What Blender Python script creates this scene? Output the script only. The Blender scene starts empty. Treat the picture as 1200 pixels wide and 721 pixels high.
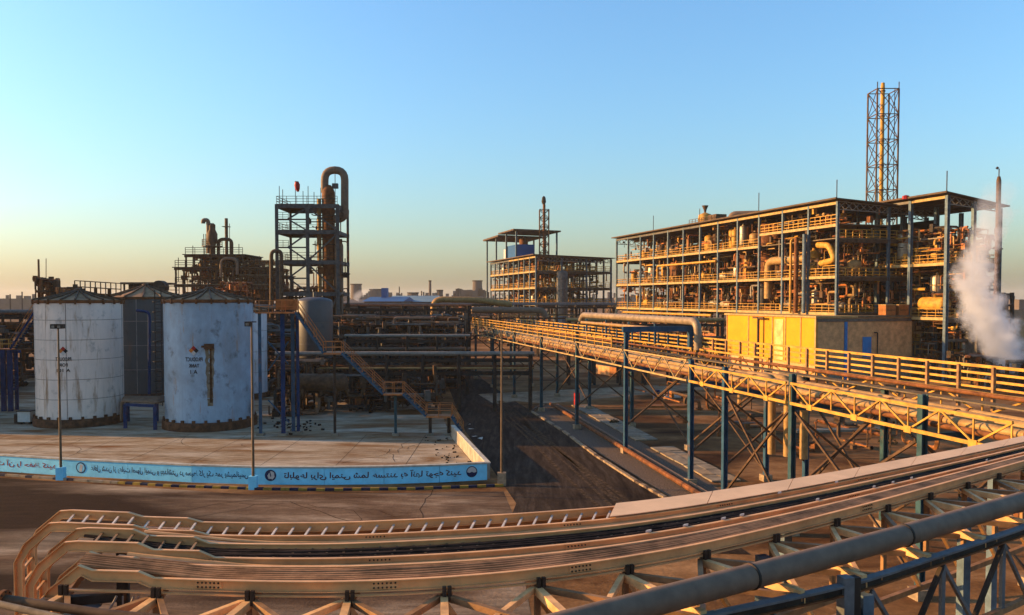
import bpy, bmesh, math, random
from mathutils import Vector as V, Matrix
SC = bpy.context.scene
COL = SC.collection
# ------------------------------------------------------------------ camera, sky, sun, exposure
FPX, HOR, CAMZ, PITCH = 950.0, 350.0, 12.0, math.radians(2.0)
cd = bpy.data.cameras.new('camera'); cam = bpy.data.objects.new('camera', cd); COL.objects.link(cam)
cam.location = (0, 0, CAMZ); cam.rotation_euler = (math.pi/2 - PITCH, 0, 0)
cd.sensor_width = 36; cd.lens = 36*FPX/1200
PROW = HOR + FPX*math.tan(PITCH)
cd.shift_y = (PROW - 360.5)/1200
cd.clip_start = .1; cd.clip_end = 9000
SC.camera = cam
SUN_EL, SUN_AZ = math.radians(13.5), math.radians(-83)     # azimuth measured from the view axis (+Y), negative = towards -X
w = bpy.data.worlds.new('World'); SC.world = w; w.use_nodes = True
nt = w.node_tree; bg = nt.nodes['Background']
sky = nt.nodes.new('ShaderNodeTexSky'); sky.sky_type = 'NISHITA'; sky.sun_disc = False
sky.sun_elevation = SUN_EL; sky.sun_rotation = SUN_AZ
sky.altitude = 0; sky.air_density = 1.5; sky.dust_density = 1.8; sky.ozone_density = 6.2
nt.links.new(sky.outputs[0], bg.inputs[0]); bg.inputs[1].default_value = 0.15
sd = bpy.data.lights.new('sun', 'SUN'); sun = bpy.data.objects.new('sun', sd); COL.objects.link(sun)
sd.energy = 4.9; sd.angle = math.radians(.6); sd.color = (1.0, .58, .22)
SDIR = V((math.sin(SUN_AZ)*math.cos(SUN_EL), math.cos(SUN_AZ)*math.cos(SUN_EL), math.sin(SUN_EL)))
sun.rotation_euler = SDIR.to_track_quat('Z', 'Y').to_euler()
sun.location = SDIR*300
SC.view_settings.view_transform = 'Standard'; SC.view_settings.look = 'None'
SC.view_settings.exposure = 1.24; SC.view_settings.gamma = 1
HAZE = .0001
SC.cycles.volume_bounces = 2
SC.cycles.max_bounces = 6; SC.cycles.diffuse_bounces = 3; SC.cycles.glossy_bounces = 2
SC.cycles.volume_step_rate = 2.0; SC.cycles.use_denoising = True

# ------------------------------------------------------------------ measuring: photograph pixel -> place
def ray(px, py):
    x = (px-600)/FPX; y = -(py-PROW)/FPX; c, s = math.cos(PITCH), math.sin(PITCH)
    return V((x, c + y*s, -s + y*c))
def G(px, py, z=0.0):
    d = ray(px, py); t = (z-CAMZ)/d.z
    return V((d.x*t, d.y*t, z))
def P(px, py, Y):
    d = ray(px, py); t = Y/d.y
    return V((d.x*t, Y, CAMZ + d.z*t))

# ------------------------------------------------------------------ materials
MATS = {}
TONE = (.62, .57, .50)     # colours below scaled darker for the exposure and warmer against the blue skylight
def mat(name, col, rough=.6, metal=0., var=.25, scale=1.5, rust=0., rustcol=(.16,.055,.018), bump=.0, streak=False, spec=.16, rscale=None):
    if name in MATS: return MATS[name]
    col = tuple(c*k for c, k in zip(col, TONE)); m = bpy.data.materials.new(name); m.use_nodes = True; n = m.node_tree.nodes; L = m.node_tree.links
    b = n['Principled BSDF']; b.inputs['Roughness'].default_value = rough; b.inputs['Metallic'].default_value = metal
    b.inputs['Specular IOR Level'].default_value = spec
    g = n.new('ShaderNodeNewGeometry')
    src = g.outputs['Position']
    if streak:
        mp = n.new('ShaderNodeMapping'); mp.inputs['Scale'].default_value = (1, 1, .12); L.new(src, mp.inputs[0]); src = mp.outputs[0]
    nz = n.new('ShaderNodeTexNoise'); nz.inputs['Scale'].default_value = scale; nz.inputs['Detail'].default_value = 6; nz.inputs['Roughness'].default_value = .65
    L.new(src, nz.inputs['Vector'])
    r = n.new('ShaderNodeValToRGB'); r.color_ramp.elements[0].position = .36; r.color_ramp.elements[1].position = .64
    r.color_ramp.elements[0].color = tuple(c*(1-var) for c in col)+(1,); r.color_ramp.elements[1].color = tuple(min(1, c*(1+var)) for c in col)+(1,)
    L.new(nz.outputs[0], r.inputs[0]); out = r.outputs[0]
    if rust > 0:
        n2 = n.new('ShaderNodeTexNoise'); n2.inputs['Scale'].default_value = rscale or scale*.6; n2.inputs['Detail'].default_value = 8; n2.inputs['Roughness'].default_value = .7
        n2.noise_dimensions = '4D'; n2.inputs['W'].default_value = 7.3
        L.new(src, n2.inputs['Vector'])
        r2 = n.new('ShaderNodeValToRGB'); r2.color_ramp.elements[0].position = .72-.35*rust; r2.color_ramp.elements[1].position = min(.98, .86-.35*rust)
        L.new(n2.outputs[0], r2.inputs[0])
        mx = n.new('ShaderNodeMix'); mx.data_type = 'RGBA'; L.new(r2.outputs[0], mx.inputs[0]); L.new(out, mx.inputs[6]); mx.inputs[7].default_value = rustcol+(1,)
        out = mx.outputs[2]
    L.new(out, b.inputs['Base Color'])
    if bump:
        bp = n.new('ShaderNodeBump'); bp.inputs['Strength'].default_value = bump; bp.inputs['Distance'].default_value = .05
        L.new(nz.outputs[0], bp.inputs['Height']); L.new(bp.outputs[0], b.inputs['Normal'])
    MATS[name] = m; return m

mat('steel_blue', (.13,.20,.27), .6, .0, .3, 2, .3, spec=.25)
mat('post_blue', (.03,.10,.19), .7, 0, .3, 1.5, .4, spec=.15)
mat('post_teal', (.035,.095,.125), .7, 0, .3, 1.5, .4, spec=.15)
mat('royal_blue', (.010,.045,.15), .8, 0, .3, 1.5, .25, spec=.1)
mat('dark_steel', (.05,.038,.03), .7, .0, .4, 2, .4)
mat('brown_steel', (.13,.075,.042), .7, .0, .4, 2, .4)
mat('grey_steel', (.16,.15,.14), .5, .3, .3, 2, .3)
mat('galv', (.32,.28,.24), .55, .2, .2, 3, .25)
mat('cream', (.56,.39,.17), .65, 0, .25, 1.5, .35)
mat('gold_paint', (.66,.36,.06), .6, 0, .3, 1.5, .4, spec=.2)
mat('rail_orange', (.55,.20,.06), .65, 0, .3, 2, .35, spec=.2)
mat('rust', (.22,.085,.03), .75, 0, .45, 2, .3, (.09,.035,.016))
mat('insul', (.46,.29,.12), .55, .15, .25, 2, .3)
mat('silver', (.60,.54,.44), .45, .4, .2, 2, .2)
mat('pipe_grey', (.24,.16,.11), .65, .0, .2, 2.5, .25, spec=.22)
mat('roof_brown', (.13,.085,.055), .8, .0, .3, .8, .3, spec=.2)
mat('deck', (.22,.17,.11), .75, .1, .35, 1.2, .3)
mat('yellow_wall', (.95,.42,.012), .6, 0, .1, .6, .2, (.58,.25,.03), spec=.12)
mat('brown_brick', (.85,.47,.22), .85, 0, .25, 1.2, .2, (.5,.28,.15), bump=.2)
mat('door_blue', (.03,.25,.70), .6, 0, .2, 1, spec=.2)
mat('wall_blue', (.30,.98,1.45), .6, 0, .12, 1.2, .22, (.22,.62,.9), spec=.2)
mat('coping', (.62,.60,.54), .8, 0, .25, 2, .3, (.25,.2,.15))
mat('white_plaster', (.48,.44,.38), .8, 0, .3, 1.2, .3, (.22,.15,.1))
mat('concrete', (.33,.28,.22), .85, 0, .3, 1.2, .3, (.14,.10,.075), bump=.2)
mat('plinth_rust', (.13,.06,.03), .85, 0, .5, 2, .4, (.03,.02,.015))
mat('tray', (1.0,.53,.22), .5, .05, .2, 1.2, .3, (.52,.24,.09), spec=.3)
mat('tray_cover', (1.0,.68,.43), .6, .0, .1, .8, .1, (.75,.48,.3))
mat('rung', (.85,.76,.68), .5, .1, .2, 3)
mat('cable_black', (.045,.03,.024), .9, 0, .5, 3, .3, spec=.08)
mat('cable_brown', (.46,.235,.115), .8, 0, .45, 1.5, .35, (.2,.085,.045), spec=.12)
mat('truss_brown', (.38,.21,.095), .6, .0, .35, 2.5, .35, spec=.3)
mat('clamp', (.07,.045,.03), .6, .0, .3, 4)
mat('lamp_metal', (.20,.14,.09), .6, .1, .25, 2, .2)
mat('ink_navy', (.01,.03,.12), .6, 0, .1, 5)
mat('ink_maroon', (.10,.012,.02), .6, 0, .1, 5)
mat('ink_red', (.32,.02,.03), .6, 0, .1, 5)
mat('ink_black', (.015,.013,.014), .6, 0, .1, 5)
mat('white_paint', (.72,.72,.72), .6, 0, .1, 3)
mat('hazard_orange', (.75,.22,.03), .6, 0, .1, 3)
mat('hazard_red', (.45,.03,.02), .6, 0, .1, 3)
mat('kerb_yellow', (.40,.27,.05), .8, 0, .3, 3, .3, (.15,.11,.07))
mat('kerb_navy', (.018,.024,.07), .8, 0, .3, 3, .25, (.1,.08,.06))
mat('kerb_pale', (.40,.30,.20), .85, 0, .3, 3, .25, (.17,.11,.07))
mat('kerb_dark', (.14,.10,.075), .85, 0, .3, 3, .2)
mat('red_paint', (.5,.02,.015), .5, 0, .2, 3)
mat('far_grey', (.16,.13,.12), .85, 0, .25, .05)
mat('far_dark', (.07,.055,.05), .85, 0, .3, .05)
mat('far_blue', (.02,.12,.36), .6, 0, .15, .2)
mat('far_pale', (.20,.32,.42), .7, 0, .15, .1)
mat('shed_roof', (.20,.17,.16), .7, .1, .25, .6, .3)
mat('tank_roof', (.44,.27,.155), .85, 0, .35, 1.2, .4, (.22,.11,.06), spec=.1)
mat('seam_line', (.42,.35,.32), .7, 0, .3, 1.5, .3)
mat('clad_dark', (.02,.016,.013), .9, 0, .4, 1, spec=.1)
mat('beam_sunlit', (1.0,.58,.25), .55, 0, .3, 2.5, .35, (.4,.17,.06), spec=.3)  # low sun on the rack struts put into the colour
mat('chord_grey', (.16,.18,.20), .55, .0, .3, 2.5, .3, spec=.3)
mat('tower_steel', (.11,.105,.105), .65, .0, .35, 2, .35, spec=.2)
mat('rung_dull', (.38,.24,.13), .6, 0, .2, 3)
mat('leaf', (.05,.06,.02), .8, 0, .5, 4)
mat('box_orange', (.42,.17,.05), .7, 0, .3, 2, .2)
mat('gravel', (.17,.125,.095), .95, 0, .5, 9, .2, (.06,.045,.035), bump=.5)

def tank_mat(name, col, patch, rustcol, streaks):
    m = bpy.data.materials.new(name); m.use_nodes = True; n = m.node_tree.nodes; L = m.node_tree.links; b = n['Principled BSDF']
    b.inputs['Roughness'].default_value = .55
    g = n.new('ShaderNodeNewGeometry')
    def noise(sc, detail, zs, lo, hi, W):
        mp = n.new('ShaderNodeMapping'); mp.inputs['Scale'].default_value = (1, 1, zs); L.new(g.outputs['Position'], mp.inputs[0])
        z = n.new('ShaderNodeTexNoise'); z.noise_dimensions = '4D'; z.inputs['W'].default_value = W; z.inputs['Scale'].default_value = sc; z.inputs['Detail'].default_value = detail; z.inputs['Roughness'].default_value = .65
        L.new(mp.outputs[0], z.inputs['Vector'])
        r = n.new('ShaderNodeMapRange'); r.inputs[1].default_value = lo; r.inputs[2].default_value = hi; r.clamp = True
        L.new(z.outputs[0], r.inputs[0]); return r.outputs[0]
    cur = None
    for (fac, c2) in ((noise(.5, 6, .7, .38, .68, 1.), patch), (noise(2.6, 4, .06, .5, .8, 2.), tuple(x*.72 for x in col)), (noise(.9, 9, .8, .56, .68, 3.), tuple(x*.55 for x in patch)), (noise(1.6, 8, .16, .57, .70, 4.), rustcol if streaks else tuple(x*.6 for x in col))):
        mx = n.new('ShaderNodeMix'); mx.data_type = 'RGBA'; L.new(fac, mx.inputs[0])
        if cur is None: mx.inputs[6].default_value = col+(1,)
        else: L.new(cur, mx.inputs[6])
        mx.inputs[7].default_value = c2+(1,); cur = mx.outputs[2]
    L.new(cur, b.inputs['Base Color']); MATS[name] = m
tank_mat('tank_pale', (.72,.56,.44), (.58,.47,.39), (.30,.17,.09), True)
tank_mat('tank_blue', (.27,.36,.435), (.17,.20,.22), (.26,.15,.08), True)
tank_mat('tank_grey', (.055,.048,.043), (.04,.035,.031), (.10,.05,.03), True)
tank_mat('tank_white', (.6,.57,.56), (.5,.48,.48), (.3,.2,.1), True)

def ground_mat(name, stops, scale, dark, dthr, rough=.9, stretch=(1,1,1), bump=.4):
    m = bpy.data.materials.new(name); m.use_nodes = True; n = m.node_tree.nodes; L = m.node_tree.links; b = n['Principled BSDF']
    b.inputs['Roughness'].default_value = rough; b.inputs['Specular IOR Level'].default_value = .04
    g = n.new('ShaderNodeNewGeometry'); mp = n.new('ShaderNodeMapping'); mp.inputs['Scale'].default_value = stretch; L.new(g.outputs['Position'], mp.inputs[0])
    z = n.new('ShaderNodeTexNoise'); z.inputs['Scale'].default_value = scale; z.inputs['Detail'].default_value = 9; z.inputs['Roughness'].default_value = .68; z.inputs['Distortion'].default_value = .6
    L.new(mp.outputs[0], z.inputs['Vector'])
    r = n.new('ShaderNodeValToRGB'); cr = r.color_ramp
    cr.elements[0].position = .36; cr.elements[0].color = stops[0]+(1,); cr.elements[1].position = .64; cr.elements[1].color = stops[-1]+(1,)
    for i, s in enumerate(stops[1:-1]):
        e = cr.elements.new(.36+.28*(i+1)/(len(stops)-1)); e.color = s+(1,)
    L.new(z.outputs[0], r.inputs[0])
    z2 = n.new('ShaderNodeTexNoise'); z2.noise_dimensions = '4D'; z2.inputs['W'].default_value = 5.1; z2.inputs['Scale'].default_value = scale*.45; z2.inputs['Detail'].default_value = 6; z2.inputs['Distortion'].default_value = 1.0
    L.new(mp.outputs[0], z2.inputs['Vector'])
    mr = n.new('ShaderNodeMapRange'); mr.inputs[1].default_value = dthr; mr.inputs[2].default_value = dthr+.13; L.new(z2.outputs[0], mr.inputs[0])
    mx = n.new('ShaderNodeMix'); mx.data_type = 'RGBA'; L.new(mr.outputs[0], mx.inputs[0]); L.new(r.outputs[0], mx.inputs[6]); mx.inputs[7].default_value = dark+(1,)
    zf = n.new('ShaderNodeTexNoise'); zf.inputs['Scale'].default_value = 2.2; zf.inputs['Detail'].default_value = 10; zf.inputs['Roughness'].default_value = .75; L.new(mp.outputs[0], zf.inputs['Vector'])
    mf = n.new('ShaderNodeMapRange'); mf.inputs[1].default_value = .3; mf.inputs[2].default_value = .7; mf.inputs[3].default_value = .62; mf.inputs[4].default_value = 1.3; L.new(zf.outputs[0], mf.inputs[0])
    mm = n.new('ShaderNodeMix'); mm.data_type = 'RGBA'; mm.blend_type = 'MULTIPLY'; mm.inputs[0].default_value = 1; L.new(mx.outputs[2], mm.inputs[6]); L.new(mf.outputs[0], mm.inputs[7])
    L.new(mm.outputs[2], b.inputs['Base Color'])
    z3 = n.new('ShaderNodeTexNoise'); z3.inputs['Scale'].default_value = 6; z3.inputs['Detail'].default_value = 8; L.new(g.outputs['Position'], z3.inputs['Vector'])
    bp = n.new('ShaderNodeBump'); bp.inputs['Strength'].default_value = bump; bp.inputs['Distance'].default_value = .06; L.new(z3.outputs[0], bp.inputs['Height']); L.new(bp.outputs[0], b.inputs['Normal'])
    MATS[name] = m
ground_mat('ground', [(.075,.030,.010), (.18,.085,.032), (.30,.16,.07)], .16, (.035,.015,.006), .52, stretch=(.6,1,1))
ground_mat('front_yard', [(.07,.034,.016), (.17,.105,.062), (.32,.235,.155)], .24, (.026,.012,.006), .42, stretch=(.28,1,1))
ground_mat('bund_floor', [(.18,.095,.042), (.29,.215,.135), (.40,.325,.235)], .32, (.15,.060,.02), .51, stretch=(.4,1.4,1))
ground_mat('asphalt', [(.026,.016,.010), (.040,.026,.017), (.060,.041,.028)], 1.1, (.018,.011,.007), .54, stretch=(1.6,.22,1))
ground_mat('pale_road', [(.16,.10,.058), (.25,.17,.10), (.32,.225,.14)], .3, (.08,.04,.018), .58)
# ------------------------------------------------------------------ mesh helpers
class MB:
    def __init__(s): s.v = []; s.f = []
    def add(s, vs, fs):
        o = len(s.v); s.v += [V(x) for x in vs]; s.f += [tuple(i+o for i in f) for f in fs]; return s
    def obox(s, c, a, b, d):
        c, a, b, d = V(c), V(a), V(b), V(d)
        vs = [c+x*a+y*b+z*d for x in (-1,1) for y in (-1,1) for z in (-1,1)]
        return s.add(vs, [(0,1,3,2),(4,6,7,5),(0,4,5,1),(2,3,7,6),(0,2,6,4),(1,5,7,3)])
    def box(s, c, sx, sy, sz, rz=0):
        cr, sr = math.cos(rz), math.sin(rz)
        return s.obox(c, (sx/2*cr, sx/2*sr, 0), (-sy/2*sr, sy/2*cr, 0), (0, 0, sz/2))
    def bar(s, p, q, w, h=None, up=None):
        p, q = V(p), V(q); h = h or w; t = (q-p)
        if t.length < 1e-6: return s
        u = t.normalized(); ref = V(up) if up else (V((0,0,1)) if abs(u.z) < .95 else V((.959,.284,0)))
        n = u.cross(ref).normalized(); k = n.cross(u).normalized()
        return s.obox((p+q)/2, t/2, n*(w/2), k*(h/2))
    def hbar(s, p, q, w, t=.03, d=None):      # H section, flanges facing +-v
        p, q = V(p), V(q); d = d or w; a = VV; b = -UU
        for e in (-1, 1): s.obox((p+q)/2+a*e*(d/2-t/2), (q-p)/2, a*(t/2), b*(w/2))
        return s.obox((p+q)/2, (q-p)/2, a*(d/2-t), b*(t/2))
    def tube(s, pts, r, n=8, cap=True):
        pts = [V(p) for p in pts]; m = len(pts); o = len(s.v); prev = None
        for i, p in enumerate(pts):
            t = ((pts[min(i+1, m-1)]-p).normalized() + (p-pts[max(i-1, 0)]).normalized())
            t = t.normalized() if t.length > 1e-6 else V((0,0,1))
            if prev is None:
                a = t.cross(V((0,0,1)) if abs(t.z) < .9 else V((1,0,0))).normalized()
            else:
                a = (prev - t*prev.dot(t)).normalized()
            prev = a; b = t.cross(a)
            rr = r[i] if isinstance(r, (list, tuple)) else r
            s.v += [p+(a*math.cos(2*math.pi*k/n)+b*math.sin(2*math.pi*k/n))*rr for k in range(n)]
        for i in range(m-1):
            for k in range(n):
                s.f.append((o+i*n+k, o+i*n+(k+1)%n, o+(i+1)*n+(k+1)%n, o+(i+1)*n+k))
        if cap:
            s.f.append(tuple(o+k for k in reversed(range(n)))); s.f.append(tuple(o+(m-1)*n+k for k in range(n)))
        return s
    def lathe(s, c, prof, n=24, axis=None):
        c = V(c); o = len(s.v); m = len(prof)
        if axis is None: X, Y, Z = V((1,0,0)), V((0,1,0)), V((0,0,1))
        else:
            Z = V(axis).normalized(); X = Z.cross(V((0,0,1)) if abs(Z.z) < .9 else V((1,0,0))).normalized(); Y = Z.cross(X)
        for r, z in prof:
            s.v += [c+Z*z+(X*math.cos(2*math.pi*k/n)+Y*math.sin(2*math.pi*k/n))*r for k in range(n)]
        for i in range(m-1):
            for k in range(n):
                s.f.append((o+i*n+k, o+i*n+(k+1)%n, o+(i+1)*n+(k+1)%n, o+(i+1)*n+k))
        if prof[0][0] > 1e-4: s.f.append(tuple(o+k for k in reversed(range(n))))
        if prof[-1][0] > 1e-4: s.f.append(tuple(o+(m-1)*n+k for k in range(n)))
        return s
    def prism(s, pts, z0, z1):
        n = len(pts); vs = [V((p[0], p[1], z0)) for p in pts]+[V((p[0], p[1], z1)) for p in pts]
        return s.add(vs, [tuple(reversed(range(n))), tuple(range(n, 2*n))]+[(i, (i+1) % n, n+(i+1) % n, n+i) for i in range(n)])
    def sheet(s, pts): return s.add(pts, [tuple(range(len(pts)))])
    def sweep(s, pts, lat, w, h):              # rectangular section; lat = horizontal side direction at each point
        o = len(s.v); m = len(pts)
        for i, p in enumerate(pts):
            t = (pts[min(i+1, m-1)]-pts[max(i-1, 0)]).normalized(); n = lat[i].normalized(); u = n.cross(t).normalized()
            for a, b in ((-1,-1),(1,-1),(1,1),(-1,1)): s.v.append(p+n*(a*w/2)+u*(b*h/2))
        for i in range(m-1):
            for k in range(4): s.f.append((o+i*4+k, o+i*4+(k+1)%4, o+(i+1)*4+(k+1)%4, o+(i+1)*4+k))
        s.f.append((o+3, o+2, o+1, o)); s.f.append(tuple(o+(m-1)*4+k for k in range(4)))
        return s
    def build(s, name, m, parent=None, smooth=False):
        off = V((0,0,0))
        p = parent
        while p is not None: off += p.location; p = p.parent
        me = bpy.data.meshes.new(name); me.from_pydata([tuple(x-off) for x in s.v], [], s.f); me.validate()
        bm = bmesh.new(); bm.from_mesh(me); bmesh.ops.recalc_face_normals(bm, faces=bm.faces); bm.to_mesh(me); bm.free()
        me.materials.append(MATS[m] if isinstance(m, str) else m)
        if smooth:
            me.polygons.foreach_set('use_smooth', [True]*len(me.polygons)); 
            try: me.set_sharp_from_angle(angle=math.radians(40))
            except Exception: pass
        o = bpy.data.objects.new(name, me); COL.objects.link(o); o.parent = parent
        return o

LABELS = {}
def tag(o, label, cat, group=None, kind=None):
    if label: o['label'] = label
    if cat: o['category'] = cat
    if group: o['group'] = group
    if kind: o['kind'] = kind
    if label: LABELS.setdefault(label, []).append(o.name)
    return o
def thing(name, label, cat, loc, group=None):
    o = bpy.data.objects.new(name, None); COL.objects.link(o); o.location = V(loc); o.empty_display_size = .3
    return tag(o, label, cat, group)
def dup(root, loc, label=None, group=None):
    r = root.copy(); COL.objects.link(r); r.location = V(loc)
    if label: tag(r, label, None)
    if group: r['group'] = group
    for ch in root.children:
        c = ch.copy(); COL.objects.link(c); c.parent = r
        for g in ch.children:
            d = g.copy(); COL.objects.link(d); d.parent = c
    return r
def piece(o, off, mt=None):                     # another alike piece under the same parent, mesh data shared
    c = o.copy(); COL.objects.link(c); c.location = o.location + V(off); return c
def structure(o): o['kind'] = 'structure'; return o
def stuff(o, label=None): o['kind'] = 'stuff'; return tag(o, label, None) if label else o
def bend(pts, r=.6, n=5):
    pts = [V(p) for p in pts]; out = [pts[0]]
    for a, b, c in zip(pts, pts[1:], pts[2:]):
        d1, d2 = (a-b), (c-b); k = min(r, d1.length*.49, d2.length*.49)
        p, q = b+d1.normalized()*k, b+d2.normalized()*k
        for i in range(n+1):
            t = i/n; out.append(p*(1-t)**2+b*2*t*(1-t)+q*t*t)
    out.append(pts[-1]); return out
UU, VV = V((-.284,.959,0)).normalized(), V((.959,.284,0)).normalized()
class Grid:
    """places along / across the plant's own grid: s along UU, w along VV"""
    def __init__(g, o): g.o = V((o[0], o[1], 0))
    def __call__(g, s, w, z=0): return g.o+UU*s+VV*w+V((0,0,z))
def railing(mb, p, q, h=1.1, step=1.5, t=.06, rails=(1.0,.66,.33), post=True):
    p, q = V(p), V(q); n = max(1, round((q-p).length/step))
    for k in rails: mb.bar(p+V((0,0,h*k)), q+V((0,0,h*k)), t, t)
    if post:
        for i in range(n+1):
            x = p.lerp(q, i/n); mb.bar(x, x+V((0,0,h)), t*1.1, t*1.1)
    return mb
ORD = ['first','second','third','fourth','fifth','sixth','seventh','eighth','ninth','tenth','eleventh','twelfth','thirteenth','fourteenth','fifteenth','sixteenth','seventeenth','eighteenth','nineteenth','twentieth']
def text_mesh(s, name, m, parent, origin, right, up, height, width, mirror=True, bold=.012, rtl=False, curve=None):
    """flat painted lettering; right/up span the wall, mirror = the lettering runs the mirrored way as in the photograph"""
    if rtl:
        F = dict(zip('اآبپتثجچحخدذرزسشصضطظعغفقکگلمنهوی', [(0xFE8D,0),(0xFE81,0),(0xFE8F,1),(0xFB56,1),(0xFE95,1),(0xFE99,1),(0xFE9D,1),(0xFB7A,1),(0xFEA1,1),(0xFEA5,1),(0xFEA9,0),(0xFEAB,0),(0xFEAD,0),(0xFEAF,0),(0xFEB1,1),(0xFEB5,1),(0xFEB9,1),(0xFEBD,1),(0xFEC1,1),(0xFEC5,1),(0xFEC9,1),(0xFECD,1),(0xFED1,1),(0xFED5,1),(0xFB8E,1),(0xFB92,1),(0xFEDD,1),(0xFEE1,1),(0xFEE5,1),(0xFEE9,1),(0xFEED,0),(0xFBFC,1)]))
        out = ''
        for i, c in enumerate(s):
            if c not in F: out += c; continue
            b, d = F[c]; p = i > 0 and s[i-1] in F and F[s[i-1]][1]; nx = i < len(s)-1 and s[i+1] in F and d
            out += chr(b+(3 if p and nx else 1 if p else 2 if nx else 0))
        s = out[::-1]
    c = bpy.data.curves.new(name, 'FONT'); c.body = s; c.size = 1; c.offset = bold; c.resolution_u = 2
    t = bpy.data.objects.new(name, c); COL.objects.link(t)
    bpy.context.view_layer.update()
    me = bpy.data.meshes.new_from_object(t.evaluated_get(bpy.context.evaluated_depsgraph_get()))
    bpy.data.objects.remove(t); bpy.data.curves.remove(c)
    co = [v.co.copy() for v in me.vertices]; x0, x1 = min(p.x for p in co), max(p.x for p in co); y0, y1 = min(p.y for p in co), max(p.y for p in co)
    off = V((0,0,0)); q = parent
    while q is not None: off += q.location; q = q.parent
    right, up = V(right), V(up)
    for v in me.vertices:
        a = (v.co.x-x0)/(x1-x0); a = 1-a if mirror else a
        b = (v.co.y-y0)/(y1-y0)
        v.co = (curve(a*width, b*height) if curve else V(origin)+right*(a*width)+up*(b*height))-off
    me.materials.append(MATS[m]); o = bpy.data.objects.new(name, me); COL.objects.link(o); o.parent = parent
    return o
# ================================================================== SETTING: ground, roads, yard
def sheet(name, pts, m): return structure(MB().sheet(pts).build(name, m))
sheet('ground', [(-4000,-600,0),(4000,-600,0),(4000,5200,0),(-4000,5200,0)], 'ground')
fy = .006
sheet('yard_ground', [V((-75,4,fy)), V((2,4,fy)), G(600,600,fy), G(590,576,fy), G(300,580,fy), G(0,560,fy), G(-250,545,fy)], 'front_yard')
rz = .012
sheet('road', [G(585,640,rz), G(605,590,rz), G(570,540,rz), G(545,505,rz), G(532,470,rz), G(520,440,rz), G(512,418,rz), G(540,418,rz), G(566,445,rz), G(600,468,rz), G(623,482,rz), G(660,505,rz), G(700,535,rz), G(745,564,rz), G(790,590,rz), G(880,650,rz)], 'asphalt')
pr = .017
sheet('side_road', [G(604,470,pr), G(640,473,pr), G(760,462,pr), G(900,450,pr), G(900,444,pr), G(740,453,pr), G(560,462,pr), G(580,474,pr)], 'pale_road')
sheet('gravel_verge', [G(640,474,.009), G(628,483,.009), G(700,530,.009), G(788,584,.009), G(860,625,.009), G(900,610,.009), G(800,545,.009), G(700,490,.009)], 'gravel')

# ---- blue boundary wall with painted safety slogans
wp = [(-330,536),(-160,543),(0,552.5),(75,557.5),(150,561.5),(225,565.5),(300,568),(380,568.3),(450,567.5),(515,565.5),(571,562.5)]
wpl = [G(a, b) for a, b in wp]
def wall_at(d):
    for a, b in zip(wpl, wpl[1:]):
        l = (b-a).length
        if d <= l or b is wpl[-1]: return a+(b-a)*(d/l), (b-a).normalized()
        d -= l
def wall_d(px):
    t = 0; best = None
    D = sum((b-a).length for a, b in zip(wpl, wpl[1:]))
    for i in range(4000):
        d = D*i/4000; p = wall_at(d)[0]; u = 600+FPX*p.x/(p.y*math.cos(PITCH)+ (CAMZ-p.z)*math.sin(PITCH))
        if best is None or abs(u-px) < best[0]: best = (abs(u-px), d)
    return best[1]
WH, WT = 1.18, .26
bw = thing('boundary_wall', 'low sky blue boundary wall with painted slogans in front of the tank yard', 'wall', wpl[4])
def off2(a, b, k):  # outward (towards the camera) side
    t = (b-a).normalized(); return V((t.y, -t.x, 0))*k
for i, (a, b) in enumerate(zip(wpl, wpl[1:])):
    n = off2(a, b, 1); t = (b-a).normalized()*.012
    MB().prism([a+t, b-t, b-t-n*WT, a+t-n*WT], 0, WH-.10).build('wall_panel', 'wall_blue', bw)
    MB().prism([a+n*.04+t*.3, b+n*.04-t*.3, b-n*(WT+.04)-t*.3, a-n*(WT+.04)+t*.3], WH-.10, WH).build('coping', 'coping', bw)
def slogan(s, px0, px1, m, z0=.34, h=.52, bold=.018):
    d0, d1 = wall_d(px0), wall_d(px1)
    def cv(a, b):
        p, t = wall_at(d0+a); return p+V((t.y, -t.x, 0))*.012+V((0,0,z0+b))
    text_mesh(s, 'lettering', m, bw, None, (1,0,0), (0,0,1), h, d1-d0, True, bold, True, cv)
slogan('نعمت است آن را حفظ کنید', -42, 67, 'ink_red')
slogan('غافل شدن از رعایت اصول ایمنی و بهداشتی در محیط کار یک عمر پشیمانیس', 107, 291, 'ink_navy', .30, .52)
slogan('تابلوها برای ایمنی شما هستند به آنها توجه کنید', 333, 541, 'ink_maroon', .30, .58)
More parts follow.
